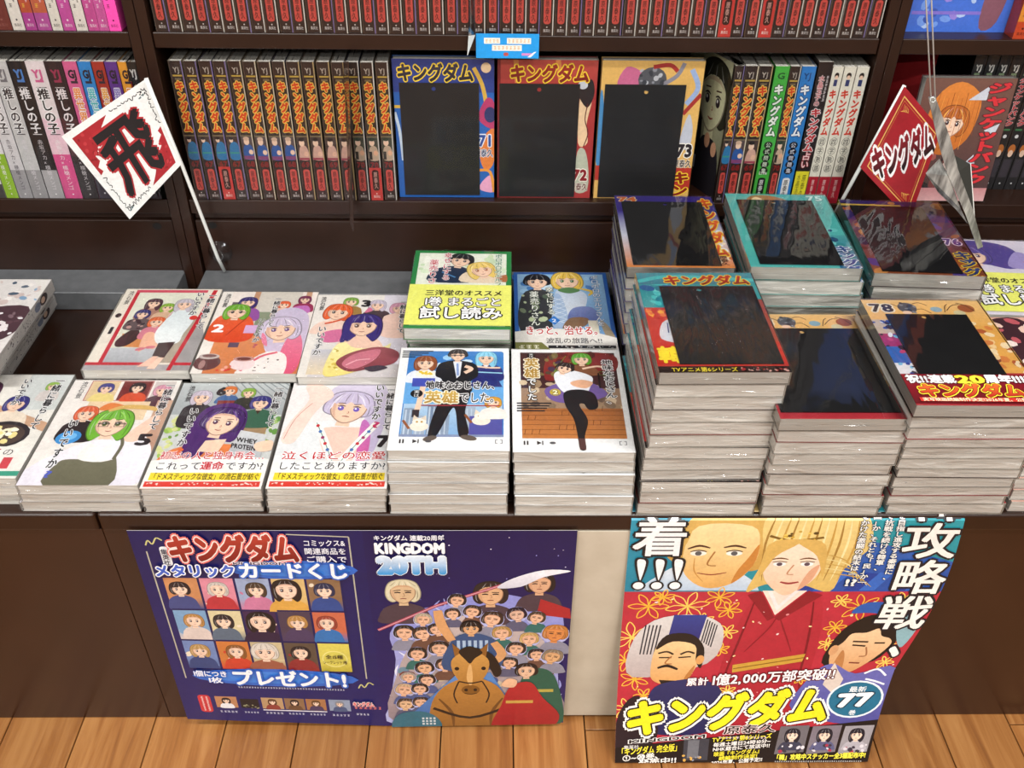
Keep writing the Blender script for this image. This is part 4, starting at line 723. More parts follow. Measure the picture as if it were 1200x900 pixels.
def stack(n, top_label, stack_name, z1, fl_b, fl_t, rot, front, cols, card=None, spine=None, base=CT, W=BW, L=BL, jx=.0012, jr=.6, wrap='film', jy=.0015, ymin=None, fronts=None, band=False):
    """pile of n books; fl_b / fl_t: photo positions of the front left corner of the bottom and top book"""
    q = random.Random(hash(stack_name) % 1000 if False else sum(map(ord, stack_name))); T = (z1-base)/n
    b, t = onZ(*fl_b, base), onZ(*fl_t, z1)
    for i in range(n):
        k = i/(n-1) if n > 1 else 1; last = i == n-1
        p = b.lerp(t, k); rr = R(rot*(1 if last else q.uniform(.2, 1)) + (0 if last else q.uniform(-jr, jr)))
        if not last: p.x += q.uniform(-jx, jx); p.y += q.uniform(-jy, jy)
        c = Vector((p.x, p.y, base+i*T)) + Matrix.Rotation(rr, 3, 'Z') @ Vector((W/2, L/2, 0))
        if ymin is not None: c.y = max(c.y, ymin+L/2)
        M4 = Matrix.Translation(c) @ Matrix.Rotation(rr, 4, 'Z')
        lab = top_label if last else '%s comic from top in the %s' % (nth(n-i), stack_name)
        fr = front if (last or front is None) else (fronts[i % len(fronts)] if fronts else front)
        book(lab, M4, W, L, round(T, 5), cols[i % len(cols)], fr, spine, card if last else None, wrap if not (last and card) else 'film_card', 'comics stacked on the display counters', band=band and last)
# ------------------------------------------------------------------ books on the shelves
ZS1, ZS2 = .5336, .7606
SH = .191             # shelf book height
def shelf_book(label, x_right, T, col, spine, y=None, z=ZS1, H=SH, D=.128, lean=0, wrap='film', group=None, front=None):
    """spine faces the room; x_right is where the right side of the book stands"""
    y = YB+.004 if y is None else y
    M4 = Matrix.Translation((x_right, y, z)) @ Matrix.Rotation(lean, 4, 'Y') @ Matrix.Translation((0, D/2, H/2)) @ SPINE_OUT
    return book(label, M4, D, H, T, col, front, spine, None, wrap, group)
# middle row of the middle bay
n15 = [K67, K67, K67o, K67, K68, K68, K68, K68, K69, K69, K69, K69, K70, K70o, K70]
vols = [67]*4+[68]*4+[69]*4+[70]*3
lx = onY(212, 150, YB+.004).x; rx = onY(460, 150, YB+.004).x; pt = (rx-lx)/15
seen = {}
for i, A in enumerate(n15):
    ob_ = A in (K67o, K70o)
    lab = 'dark comic spine numbered %d%s, %s from the left on the middle shelf' % (vols[i], ' with red band' if ob_ else '', nth(i+1))
    shelf_book(lab, lx+pt*(i+1)-.0012+rnd.uniform(-.0006, .0006), .0166, ['c8b89c', 'b8a890', '3a2c6c', 'd8d4cc', 'c8b8a8'][i % 5], A, group='numbered dark comics on the middle shelf', y=YB+.004+rnd.uniform(0, .002))
# upper row of the middle bay: 53 spines
lx2 = XL+.0195; rx2 = XR-.0165; pt2 = (rx2-lx2)/53
for i in range(53):
    ob_ = i in (41, 44); A = KUo if ob_ else KU[i % 3]
    lab = ('red-based comic spine, %s from the left on the upper shelf' if ob_ else 'dark comic spine with red author plate, %s from the left on the upper shelf') % nth(i+1)
    shelf_book(lab, lx2+pt2*(i+1)-.0006+rnd.uniform(-.0005, .0005), .0163, ['d8d4cc', 'c8b89c', 'ece8e0', 'b8946a'][i % 4], A, z=ZS2, group='dark comics on the upper shelf', y=YB+.003+rnd.uniform(0, .003))
# three face-out comics with black cards
for (u0, u1, vb, A, card, col, nm) in ((462, 579, 232, V71, (.06, .02, .85, .84, .4, .80), '1f62b4', 'blue face-out comic'), (583, 698, 233, V72, (.02, .01, .83, .84, .42, .80), 'a83434', 'red face-out comic'), (701, 822, 233, V73, (.04, .01, .84, .84, .45, .79), 'e0b465', 'golden-tan face-out comic')):
    y = YB+.012; a, b = onY(u0, 130, y), onY(u1, 130, y); W = min(b.x-a.x, .1315)
    M4 = Matrix.Translation(((a.x+b.x)/2, y+.0165, ZS1)) @ Matrix.Rotation(R(-1.2), 4, 'X') @ Matrix.Translation((0, 0, SH*.5+.0004)) @ FACE_OUT
    book(nm+' half hidden by a black card, on the middle shelf', M4, round(W, 4), SH, .0165, col, A, None, card, 'film_face', 'face-out comics with black cards')
# right group of the middle bay
y0 = YB+.004; xx = onY(838, 150, y0).x
M4 = Matrix.Translation((onY(833, 150, y0+.05).x, y0+.052, ZS1)) @ Matrix.Rotation(R(-64), 4, 'Z') @ Matrix.Translation((0, 0, SH/2)) @ FACE_OUT
book('comic with a large pale green face on its cover, turned sideways on the middle shelf', M4, .100, SH, .012, '2c2a26', FACE, None, None, 'film', 'special comics at the right of the middle shelf')
rowx = [(862, K67, '3a2c28', 'dark spine, first of the orange-titled set right of the green face'), (878, K68, '3a2c28', 'dark spine with orange title and blue figure, between two dark spines'), (894, K69, 'b8a890', 'dark spine with orange title, left of the green spine'), (913, XG, '4cb848', 'bright green spine with white title on the middle shelf'), (926, K70, '3a2c28', 'dark spine squeezed between the green and blue spines'), (943, XB, '2f86d0', 'bright blue spine with white title on the middle shelf'), (961, XU, '2a2022', 'black spine with a yellow paper band on the middle shelf'), (974, XW, 'ece8da', 'cream and red spine, leftmost of three alike'), (988.5, XW, 'ece8da', 'cream and red spine, middle of three alike'), (1003, XW, 'ece8da', 'cream and red spine, rightmost of three alike')]
px_ = onY(851, 145, y0).x
for u, A, col, lab in rowx:
    xr_ = onY(u, 145, y0).x; T = round(min(max(xr_-px_-.0006, .0125), .0185), 4)
    shelf_book('comic with '+lab, xr_, T, col, A, group='special comics at the right of the middle shelf', H=SH+(.006 if A is XU else 0)); px_ = xr_
# left bay, middle row
yl = YB+.005
rowl = [(6, OS[0], 'e8e6e4', 'white spine, leftmost in view on the left middle shelf'), (21, OS[1], 'e6e4e6', 'white spine with lime green foot'), (38, OS[2], 'dcdadc', 'grey-white spine right of the lime-footed one'), (56, OS[3], 'cfcfcf', 'grey spine left of the black one'), (75, OS[4], '2a2628', 'black spine with blue mark and grey foot'), (96, OS[5], 'ece2e4', 'pale spine with bright pink foot'), (115, OS[6], '3a2a2e', 'black spine with wine-red mark'), (131, IS[0], 'dc6a9c', 'pink spine beside the blue one'), (146, IS[1], '2f8fd4', 'sky blue spine'), (160, IS[2], 'b43a2e', 'brick red spine'), (174, IS[3], '6a3a94', 'purple spine'), (188, IS[4], 'eaa63a', 'amber yellow spine partly behind the white flag'), (202, UJ, 'eceae6', 'white spine partly behind the white flag'), (214, MK, 'dad6d0', 'cream spine with dark top, next to the upright')]
# positions above are measured at the foot of the row (v = 228)
px_ = onY(-12, 228, yl).x
for u, A, col, lab in rowl:
    x_ = onY(u, 228, yl).x
    if x_ > XL-.0155: x_ = XL-.0155
    T = round(max(x_-px_-.0006, .012), 4); shelf_book('comic with '+lab, x_, T, col, A, y=yl, group='comics on the left middle shelf', wrap='film', H=SH-.002); px_ = x_
# left bay, upper row
ul = [16, 31, 45, 62, 75, 90, 104, 118, 129, 143]; px_ = onY(-4, 38, yl).x
names = ['rust-red spine at the left end', 'white spine right of the rust-red one', 'magenta spine with yellow print', 'mauve spine with yellow print', 'cream spine in the middle', 'orchid pink spine', 'white spine among pink ones', 'rose pink spine', 'pink spine left of the hot pink one', 'hot pink spine beside the upright']
for u, A, nm_ in zip(ul, LU, names):
    x_ = onY(u, 38, yl).x; x_ = min(x_, XL-.0155); T = round(max(x_-px_-.0005, .012), 4)
    shelf_book('comic with %s of the left upper shelf' % nm_, x_, T, ['7c3a34', 'e9e4dc', 'b84a9c', 'bc5aa4', 'e6e2d8', 'cc5aa8', 'e9e4dc', 'cf5aa0', 'd465aa', 'ea4aa6'][names.index(nm_)], A, y=yl, z=ZS2, group='comics on the left upper shelf', wrap='film' if u < 140 else None); px_ = x_
# right bay, middle row: dark spines, then a face-out copy in front
yr = YB+.05; x_ = onY(1117, 150, yr).x
for i in range(9):
    shelf_book('dark comic spine with red title, %s from the left behind the face-out copy' % nth(i+1), x_+.0165*(i+1), .0158, '232224', JS, y=yr, group='dark comics on the right middle shelf')
M4 = Matrix.Translation((onY(1119, 175, YB+.012).x, YB+.022, ZS1)) @ Matrix.Rotation(R(-6), 4, 'X') @ Matrix.Translation((0, 0, .084+.0016)) @ FACE_OUT
book('face-out comic with orange-haired cover and red vertical title, right middle shelf', M4, .12, .168, .016, '5a4448', JK, None, None, 'film_face', 'comics on the right middle shelf')
book('red comic standing sideways in the shadow beside the right upright', Matrix.Translation((XR+.075, YB+.10, ZS1)) @ Matrix.Rotation(R(-50), 4, 'Z') @ Matrix.Translation((0, 0, .095)) @ FACE_OUT, .07, .19, .012, '8c1c20', None, None, None, None, 'comics on the right middle shelf')
# right bay, upper row
a, b = onY(1064, 33, YB+.03), onY(1177, 33, YB+.03)
book('bright blue face-out comic in film on the right upper shelf', Matrix.Translation(((a.x+b.x)/2, YB+.046, ZS2)) @ Matrix.Translation((0, 0, SH/2)) @ FACE_OUT, .1285, SH, .016, '4a78dc', BLU, None, None, 'film_face', 'comics on the right upper shelf')
x_ = onY(1205, 40, YB+.006).x
shelf_book('orange-red comic spine right of the blue face-out comic', x_, .019, 'd8542c', OR, y=YB+.006, z=ZS2, group='comics on the right upper shelf')

# ------------------------------------------------------------------ stacks on the counter
GY = ['d8d4cc', 'cfccc4']
LC = ['e6e2de', 'dcd8d4', 'eae6e2']
stack(3, 'comic with a frying pan on its white cover, cut off at the left edge', 'low stack under the frying-pan comic', CT+.0405, (-118+14, 590), (-124, 560), 0, C4, LC)
stack(3, 'comic with a green-haired figure on its cover, left of the purple-haired one', 'front stack under the green-haired cover', CT+.0425, (27, 598), (18, 568), 0, C5, LC)
stack(4, 'comic with a purple-haired figure and a white bag on its cover', 'front stack under the purple-haired cover', CT+.0425, (170, 601), (163, 572), 0, C6, LC)
stack(4, 'comic with a pale lavender-haired figure in an embroidered blouse on its cover', 'front stack under the lavender-haired cover', CT+.0425, (315, 601), (311, 572), 0, C7, LC)
stack(6, 'comic with a man in a black suit under blue sky on its cover', 'front stack under the black-suit cover', CT+.0897, (457, 602), (453, 527), -.3, J1, ['e8e8e8', 'f0f0f0'], jx=.0006, jr=.3)
stack(6, 'comic with a running man in a white shirt on its cover', 'front stack under the running-man cover', CT+.0897, (603, 604), (601, 529), -.2, J2, ['e8e8e8', 'f0f0f0'], jx=.0006, jr=.3)
stack(4, 'comic with a red-framed group picture on its cover, behind the green-haired one', 'back stack under the red-framed cover', CT+.055, (99, 441), (95, 433), 0, C1, LC)
stack(4, 'comic with a large pink-and-silver-haired face beside a coffee pot on its cover', 'back stack under the coffee-pot cover', CT+.055, (225, 445), (222, 437), 0, C2, LC)
stack(4, 'comic with a dark-blue-haired figure holding a pink pan on its cover', 'back stack under the pink-pan cover', CT+.055, (350, 448), (347, 441), 0, C3, LC)
stack(5, 'white comic on top of the spine-showing pile at the left edge', 'white pile at the left edge of the back row', CT+.085, (-118, 455), (-138, 424), 0, WL, ['e2dfdc'], spine=WS, jx=.0035)
stack(6, 'green-framed comic wearing a wide yellow paper band', 'back stack under the yellow-banded comic', CT+.112, (487, 420), (472, 383), -1.0, G1, ['2f8a4a'], W=.1275, band=True)
stack(4, 'blue-framed comic with a blond figure and red lettering on its cover', 'back stack under the blue-framed comic', CT+.066, (603, 425), (604, 409), 0, L2, ['2f66b4', '3f70b8'], W=.1275)
ZP = CT+.0007
stack(12, 'black-carded comic with teal and red edges on the tallest front stack', 'tall front stack under the teal-and-red black-carded comic', CT+.205, (745, 602), (773, 435), .6, V77, ['9a948a', '8c2a24', 'a8a298', '3c2c2c', 'a09a90', '98928a'], (.17, .07, .965, .84, .50, .80), base=ZP, jx=.0015)
stack(9, 'black-carded comic with a tan top edge between two taller stacks', 'front stack under the tan-edged black-carded comic', CT+.163, (890, 604), (915, 489), 0, V78, ['a8a298', '98928a', '8c3434', 'a09a90', '3c2c2c'], (.02, .05, .95, .84, .45, .80), base=ZP, jx=.0015)
stack(11, 'black-carded comic with a dark red lettered paper band, right front', 'right front stack under the red-banded black-carded comic', CT+.192, (1037, 602), (1075, 473), -.5, V78, ['9a948a', 'a8a298', 'a83440', '98928a', '3c2c2c', 'a09a90'], (.14, .26, .82, .84, .45, .81), base=ZP, band=True, jx=.0015)
stack(8, 'pink-covered comic on the front stack at the right edge', 'front stack at the right edge', CT+.125, (1180, 600), (1194, 486), 0, PK, ['d8c8c0', 'cfc8c0'], jx=.002)
stack(10, 'black-carded comic with a purple top edge and vertical yellow-outlined title', 'back stack under the purple-edged black-carded comic', CT+.176, (732, 440), (735, 311), -.8, V74, ['3a2c86', '4a3a8c'], (.06, .02, .88, .90, .5, .86), jx=.004, ymin=.204)
stack(10, 'black-carded comic with a wide teal margin', 'back stack under the teal black-carded comic', CT+.196, (884, 440), (882, 315), -1.4, V75, ['58bdb8', '6ac4c0'], (.09, .03, .84, .90, .45, .86), jx=.0015, ymin=.20)
stack(9, 'black-carded comic with brown and purple margins below the red flag', 'back stack under the brown-and-purple black-carded comic', CT+.186, (1022, 445), (1025, 318), -3.2, V76, ['4a2c3c', '3a2a5c'], (.08, .02, .80, .91, .4, .87), jx=.002, ymin=.20)
stack(7, 'purple-haired trial comic wearing a yellow paper band at the right edge', 'back stack under the purple-haired trial comic', CT+.128, (1138, 440), (1143, 366), -3, H1, ['dcd6e4'], jx=.002, band=True, ymin=.20)
# paper bands that belong to single comics
def band_on(lbl_start, A, y0, y1, W, name='paper_band', over=.0007, thick=.0003, col='eef07e', L=BL):
    e = next(o for o in COL.objects if o.get('label', '').startswith(lbl_start))
    Tb = max(v.co.z for c in e.children if c.name.startswith('cover') and not c.name.startswith('cover_print') for v in c.data.vertices)
    h = (y1-y0)*L; bm = bmesh.new(); box_geo(bm, -W/2-.0002, 0, 0, W/2+.0002, h, thick); box_geo(bm, W/2+.00012, 0, -Tb-over, W/2+.0005, h, thick)
    b = link(name, ink_mesh(name, bm, col), e, (0, -L/2+y0*L, Tb+over)); b['label'] = 'printed paper band'
    sc = W/A.w; pm_ = A.build('band_print', sc, lambda x, y, z: (x-W/2, y*(h/(A.h*sc)), z+thick), MAT['ink']); link('band_print', pm_, b)
band_on('green-framed comic', G1B, .035, .53, .1275); band_on('purple-haired trial', G1B, .035, .53, .128); band_on('black-carded comic with a dark red', OB78, .015, .262, .128, col='9c2030')
# ------------------------------------------------------------------ posters
def sheet(name, label, cat, W, H, mapf, art, sc, nx, ny, extra=()):
    """paper sheet following mapf, printed side towards the room"""
    smooth_map = mapf
    def mapf(x, y, z):     # straight between neighbouring folds, so that print and paper share the same facets
        j = min(max(int(y/H*ny+1e-6), 0), ny-1); t = y/H*ny-j
        return Vector(smooth_map(x, H*j/ny, z)).lerp(Vector(smooth_map(x, H*(j+1)/ny, z)), t)
    e = empty(name, mapf(W/2, 0, 0), label, cat); inv = e.location.copy()
    bm = bmesh.new(); fr, bk = [], []
    for j in range(ny+1):
        for i in range(nx+1):
            p = Vector(mapf(W*i/nx, H*j/ny, 0)); q = Vector(mapf(W*i/nx, H*j/ny, -.0003)); fr.append(bm.verts.new(p-inv)); bk.append(bm.verts.new(q-inv))
    g = lambda L, i, j: L[j*(nx+1)+i]
    for j in range(ny):
        for i in range(nx):
            bm.faces.new((g(fr, i, j), g(fr, i+1, j), g(fr, i+1, j+1), g(fr, i, j+1))); bm.faces.new((g(bk, i, j+1), g(bk, i+1, j+1), g(bk, i+1, j), g(bk, i, j)))
    for i in range(nx):
        bm.faces.new((g(bk, i, 0), g(bk, i+1, 0), g(fr, i+1, 0), g(fr, i, 0))); bm.faces.new((g(fr, i, ny), g(fr, i+1, ny), g(bk, i+1, ny), g(bk, i, ny)))
    for j in range(ny):
        bm.faces.new((g(fr, 0, j), g(fr, 0, j+1), g(bk, 0, j+1), g(bk, 0, j))); bm.faces.new((g(bk, nx, j), g(bk, nx, j+1), g(fr, nx, j+1), g(fr, nx, j)))
    link('sheet', mesh_of('sheet', bm, MAT['paper'], smooth=False), e)
    cuts = [('x', W*i/nx) for i in range(1, nx)][:1] + [('y', H*j/ny) for j in range(1, ny)]
    for nm, A in art:
        link(nm, A.build(nm, sc, lambda x, y, z: Vector(mapf(x, y, z))-inv, MAT['poster'], cuts, base=.0001 if nm == 'illustration' else .0001+.00002*(max(h_[2] for h_ in art[0][1].sh)+3), step=.00002), e)
    return e
def offset_map(surf):
    def f(x, y, z):
        p = Vector(surf(x, y)); a = Vector(surf(x+.002, y))-Vector(surf(x-.002, y)); b = Vector(surf(x, y+.002))-Vector(surf(x, y-.002))
        return p + a.cross(b).normalized()*z
    return f

# blue landscape sheet (units: mm/4 -> 126 x 91)
BWd, BHt = .504, .364
A = P = Art(504, 364)
A.rect(0, 0, 504, 364, '17165a'); A.rect(0, 0, 262, 364, '191c60', '161552'); A.rect(262, 0, 504, 364, '1b1860', '15104a')
Tt = Art(504, 364)
A.line([(15, 330), (15, 92)], 1.6, 'b8b4a0', sm=False); A.line([(246, 354), (246, 100)], 1.6, 'b8b4a0', sm=False); A.line([(176, 358), (246, 354)], 1.6, 'b8b4a0', sm=False)
for x, y in ((16, 346), (234, 86)): A.line([(x, y-6), (x+4, y+2), (x+8, y-4), (x+14, y+6), (x+20, y+2)], 1.8, 'c8c480')
A.rrect(30, 306, 41, 338, 4, 'f2f2f2'); Tt.T('集英社', 31.5, 309, 39.5, 336, '22203a', .02, vert=True)
Tt.T(KD, 40, 314, 188, 360, '7c1c14', .055, [('e8746c', .15), ('f4e2da', .10)], c2='b03a2c'); Tt.T('KINGDOM', 110, 311, 172, 317, '3a1c2c', .02, [('e8e0e8', .1)])
for i, t in enumerate(('コミックス&', '関連商品を', 'ご購入で')): Tt.T(t, 194, 341-i*13, 242, 352-i*13, 'eef0f8', .015)
A.ell(178, 300, 74, 16, '2f66c4'); A.ell(178, 300, 66, 11, '3f80d8'); Tt.T('メタリック', 18, 290, 112, 312, '3f62c4', .04, [('f4f6fb', .12)]); Tt.T('カードくじ', 114, 288, 242, 316, 'f4f6fb', .04, [('2f66c4', .12)])
cc = ['c88a5c', 'd88a9c', '9aa8c8', 'd8b87a', '8a6a4c', '7aa0c4', 'd8cba0', '3a2048', '4a3a4c', 'c86a4c', '6f86b8', 'c8783c', 'c8b890', '5a4a3c', 'd8cc5c']
hc = ['2a2024', 'c8c0b8', '4a3a2c', '241c1c', '2a3050', 'b8884c', '2c2628', '1c1418', 'b88a4c', '9c4434', 'b8945c', '8c5a2c', 'd8d0c4', '2a2022', '']
kc = ['3f4a80', 'b8343c', 'c87a9c', 'd8a44c', '2f4a8c', 'd8c8c0', '5a6a7c', '2a1838', '4a3a5c', '2f6fb0', '2f4478', 'c8422c', '9a5a44', '8c2c2c', '']
for r_ in range(3):
    for c_ in range(5):
        k = r_*5+c_; x0 = 24+c_*41.6; y0 = 230-r_*58; A.rect(x0, y0, x0+38.8, y0+55, cc[k]); A.rect(x0, y0, x0+38.8, y0+20, kc[k] or 'b8a838', cc[k])
        if k == 14: A.ell(x0+19, y0+25, 16, 16, 'e8e08c'); A.ell(x0+19, y0+25, 14.5, 14.5, 'd8cc5c'); Tt.T('全15種', x0+8, y0+27, x0+30, y0+35, '3a3420', .02); Tt.T('シークレット1種', x0+4, y0+17, x0+34, y0+24, '3a3420', .01)
        else: specks(A, x0+3, y0+4, x0+35, y0+45, 5, [cc[k], kc[k], 'e8d8c0'], 2, 5, 50+k); girl(A, x0+19+(k % 3-1)*3, y0+35, 10 if k not in (3, 7, 12) else 14, hc[k], kc[k], h=2.6, w=1.7, long=.1+(k % 4)*.15, bangs=k % 2 == 0)
        A.rect(x0+38.8, y0-3, x0+41.6, y0+55, '15154f'); A.rect(x0, y0-3, x0+38.8, y0, '15154f')
A.ell(130, 98, 106, 18, '2f66c4'); A.ell(130, 98, 92, 12, '3f80d8'); Tt.T('1個につき', 26, 99, 70, 112, 'f4f6fb', .03, [('2f66c4', .08)]); Tt.T('1枚', 42, 86, 62, 99, 'f4f6fb', .03, [('2f66c4', .08)]); Tt.T('プレゼント!', 74, 82, 222, 116, 'f6f8fc', .04, [('2f66c4', .12)]); marks(A, 78, 73, 216, 78, 40, 'd8dcec')
A.rrect(22, 18, 38, 56, 5, 'c8343c'); marks(A, 25, 21, 30, 53, 8, 'f4e0dc', True); marks(A, 31, 21, 36, 53, 8, 'f4e0dc', True)
for k, (x0, x1, c, h) in enumerate(((44, 72, 'b8825c', 24), (76, 100, '16141a', 20), (104, 132, 'b8946c', 24), (134, 160, '8c6a4c', 24), (162, 188, 'a8744c', 24), (192, 220, '8f9cb4', 24))):
    A.rect(x0, 30, x1, 30+h, c); marks(A, x0+2, 17, x1-2, 24, 5, 'd0d4e8')
    if k != 1: girl(A, (x0+x1)/2, 45, 4.6, ['2a2024', '', '5a3a24', '2a2024', '6a4a2c', '8a8c94'][k], ['e8e8ec', '', '8c3c34', '6a4a34', '4a3a5c', '4a5a80'][k], h=2.4)
    else: specks(A, 80, 30, 98, 38, 8, ['8a8a6c', '5a5a4c'], 1.4, 2.6, 60)
A.rect(104, 26, 188, 28, 'e4e4ec')
Tt.T(KD, 224, 44, 252, 54, 'e8504c', .04, [('f4f0f0', .12)]); marks(A, 224, 34, 262, 43, 6, 'ef8078'); marks(A, 226, 18, 244, 30, 4, 'd8dcec')
# right half: anniversary picture
X = 262
Tt.T('キングダム 連載20周年', X+12, 350, X+92, 359, 'eef0f6', .03); Tt.T('KINGDOM', X+12, 328, X+92, 350, 'f4f6fa', .07); Tt.T('20TH', X+14, 294, X+92, 330, '3f9ad8', .09, [('eef4fa', .12)], c2='e8f2fa')
specks(A, X+8, 180, 500, 356, 46, ['d8d8f0', '8a8ad0', 'f4f4fc'], .5, 1.3, 70)
q = random.Random(5)
A.blob([(X+20, 0), (X+14, 60), (X+24, 140), (X+20, 190), (X+50, 230), (X+90, 240), (X+130, 262), (X+190, 250), (X+232, 220), (X+230, 120), (X+236, 40), (X+230, 0)], 'b4b8e4', '8a8ed4')
for k in range(40):
    a = q.uniform(0, math.pi); x = X+126+math.cos(a)*q.uniform(96, 116); y = 20+math.sin(a)*q.uniform(150, 246); A.line([(x, y), (x+q.uniform(-6, 6), y+10), (x+q.uniform(-8, 8), y+22)], 3, q.choice(['c8ccf0', 'e4e8fa', '9aa0e0']), .8)
A.blob([(X+22, 0), (X+24, 110), (X+60, 190), (X+120, 226), (X+200, 190), (X+226, 100), (X+228, 0)], '8a7a84', 'c8b8b4')
for k in range(30):
    x, y = X+q.uniform(30, 222), q.uniform(20, 200); A.ell(x, y, q.uniform(6, 12), q.uniform(5, 9), q.choice(['4a5a8c', '2f6a74', '8c4a3c', '5a4a3c', 'c8b8a0', '3a3a54', '6a8a9c']), n=9)
hd = [(40, 262, 17, 'd8cfae', 'd8b890'), (144, 258, 17, '2c2422', 'dcae84'), (202, 276, 15, '231c1c', 'd8a884'), (104, 248, 9, '2a2220', SK2), (98, 224, 8, '3a2c24', SK2), (122, 228, 9, '3a2c24', SK2), (146, 214, 11, '3a2a22', SK2), (176, 222, 10, '2a2030', 'e0b8a0'), (200, 216, 9, '4a3a2c', SK2), (62, 214, 9, 'b8a890', SK2), (38, 190, 11, '2a2422', SK2), (60, 188, 10, '3a2c24', SK2), (78, 196, 9, '2a2220', SK2), (158, 188, 10, 'b08a4c', SK2), (192, 176, 10, 'c8a464', SK2), (224, 186, 13, 'c07c3c', 'd88a4c'), (80, 160, 11, '2c2422', SK2), (52, 150, 10, '2a2420', SK2), (176, 158, 10, '2a2422', SK2), (202, 146, 9, '241c24', SK2), (60, 122, 10, '241c1c', 'e8b890'), (86, 128, 10, '3a2a24', SK2), (168, 130, 9, '2a2420', SK2), (38, 104, 8, 'a89a8c', SK2), (62, 98, 9, '2a2220', SK2), (32, 78, 10, 'c8a884', SK2), (52, 80, 9, '2a2220', SK2), (32, 48, 10, '4a3a30', 'e0b890'), (52, 52, 9, '3a2c28', SK2), (72, 40, 9, '2a2220', SK2), (222, 142, 11, '8a7a64', 'd8a878')]
for x, y, r, h_, s_ in hd[:3]: bust(A, X+x, y, r, '4a3a44', 2.0, 1.8); head(A, X+x, y, r, h_, skin=s_, long=.1, bangs=False, smile=False, men=True)
A.poly([(X+204, 250), (X+240, 232), (X+242, 214), (X+200, 222)], 'a8282c'); A.line([(X+6, 196), (X+80, 240), (X+160, 276)], 4.5, 'a8485c', sm=False); A.line([(X+6, 196), (X+80, 240), (X+160, 276)], 1.4, 'd8a0a8', sm=False)
A.blob([(X+152, 270), (X+170, 286), (X+206, 300), (X+238, 298), (X+206, 288), (X+180, 272)], 'd0d0dc', 'f0f0f6')
for x, y, r, h_, s_ in hd[3:]: A.ell(X+x, y, r*1.36, r*1.45, 'b4b8e4'); bust(A, X+x, y, r, q.choice(['4a5a8c', '2f6a64', '6a4a3c', '5a5a74', '8a8a9c']), 1.8, 1.5); head(A, X+x, y, r, h_, skin=s_, long=-.1, bangs=False, smile=False, men=True, tilt=q.uniform(-14, 14))
A.blob([(X+188, 0), (X+178, 60), (X+188, 108), (X+206, 120), (X+226, 104), (X+240, 40), (X+238, 0)], '1f5a48'); A.rect(X+196, 70, X+226, 76, 'b8a84c')
# rider and horse, plain
A.blob([(X+84, 120), (X+96, 176), (X+118, 190), (X+146, 180), (X+160, 150), (X+150, 120)], '33507c'); 
for k in range(6): A.rect(X+102+k*7, 140, X+106+k*7, 176, 'a8c0dc')
A.line([(X+96, 176), (X+84, 206), (X+80, 232)], 13, 'd8a06c', .2); A.line([(X+148, 172), (X+158, 150), (X+150, 134)], 12, 'd8a06c', .2); head(A, X+120, 198, 11, '1f1a1a', skin='dcaa7c', long=-.2)
A.poly([(X+40, 30), (X+100, 110), (X+120, 110), (X+84, 20)], '3f6aa8', '5a8ac8'); A.poly([(X+176, 34), (X+144, 112), (X+128, 110), (X+150, 20)], '3f6aa8', '5a8ac8')
A.blob([(X+72, -10), (X+64, 40), (X+82, 84), (X+118, 104), (X+152, 86), (X+168, 40), (X+162, -10)], '8c5e2a', 'b8803c'); A.line([(X+76, 60), (X+92, 30), (X+94, 0)], 5, '6f4820', .6); A.line([(X+160, 60), (X+146, 30), (X+144, 0)], 5, '6f4820', .6)
A.blob([(X+104, 152), (X+120, 164), (X+146, 150), (X+158, 116), (X+150, 104), (X+138, 130)], '1f1814'); A.poly([(X+99, 144), (X+96, 172), (X+110, 154)], '8c5c28'); A.poly([(X+127, 154), (X+141, 172), (X+138, 142)], '8c5c28')
A.blob([(X+96, 142), (X+95, 118), (X+104, 94), (X+107, 76), (X+118, 68), (X+129, 76), (X+132, 94), (X+141, 118), (X+140, 142), (X+118, 158)], 'a06c2c', 'd09a50'); A.blob([(X+104, 156), (X+112, 140), (X+118, 132), (X+124, 142), (X+134, 154), (X+118, 166)], '1f1814'); A.line([(X+118, 130), (X+117, 104), (X+118, 88)], 8, 'e0b070', .7)
A.ell(X+118, 78, 12, 10, '80541f'); A.ell(X+112, 78, 2.4, 3.2, '2a1a10'); A.ell(X+124, 78, 2.4, 3.2, '2a1a10'); A.line([(X+110, 71), (X+118, 69), (X+126, 71)], 1.4, '3a2410'); A.line([(X+103, 96), (X+118, 92), (X+133, 96)], 2.6, '2a1c14'); A.line([(X+103, 96), (X+96, 70), (X+100, 50)], 2, '2a1c14'); A.line([(X+133, 96), (X+142, 70), (X+138, 50)], 2, '2a1c14'); A.ell(X+101, 122, 3, 3.6, '1f1410'); A.ell(X+135, 122, 3, 3.6, '1f1410'); A.line([(X+68, 40), (X+116, 18), (X+166, 40)], 5, '2a1c14')
A.blob([(X+148, -8), (X+158, 44), (X+170, 84), (X+196, 92), (X+212, 60), (X+236, 20), (X+220, -8)], '9c1c24', 'b0282c'); head(A, X+190, 114, 12, '1f1818', skin='e8c0a0', long=-.1, bangs=False); A.blob([(X+158, 86), (X+166, 100), (X+178, 96), (X+174, 82)], 'e8b894'); A.rect(X+164, 48, X+200, 54, 'c8a04c')
A.blob([(X+14, -6), (X+20, 26), (X+50, 34), (X+72, 20), (X+74, -6)], '2f6a7c'); 
for k in range(12): A.rect(X+52+(k % 4)*5, 4+(k//4)*6, X+55+(k % 4)*5, 8+(k//4)*6, 'c8d0d4')
def blue_surf(x, y):
    s = 1-y/BHt; X_ = -.404 + x*.983
    zb = .020-.017*x/.262 if x < .262 else .003+.006*(x-.262)/.242
    z = .3705 - s*(.3705-zb)
    return (X_, -.0045-.008*(.3705-z)/.3705, z)
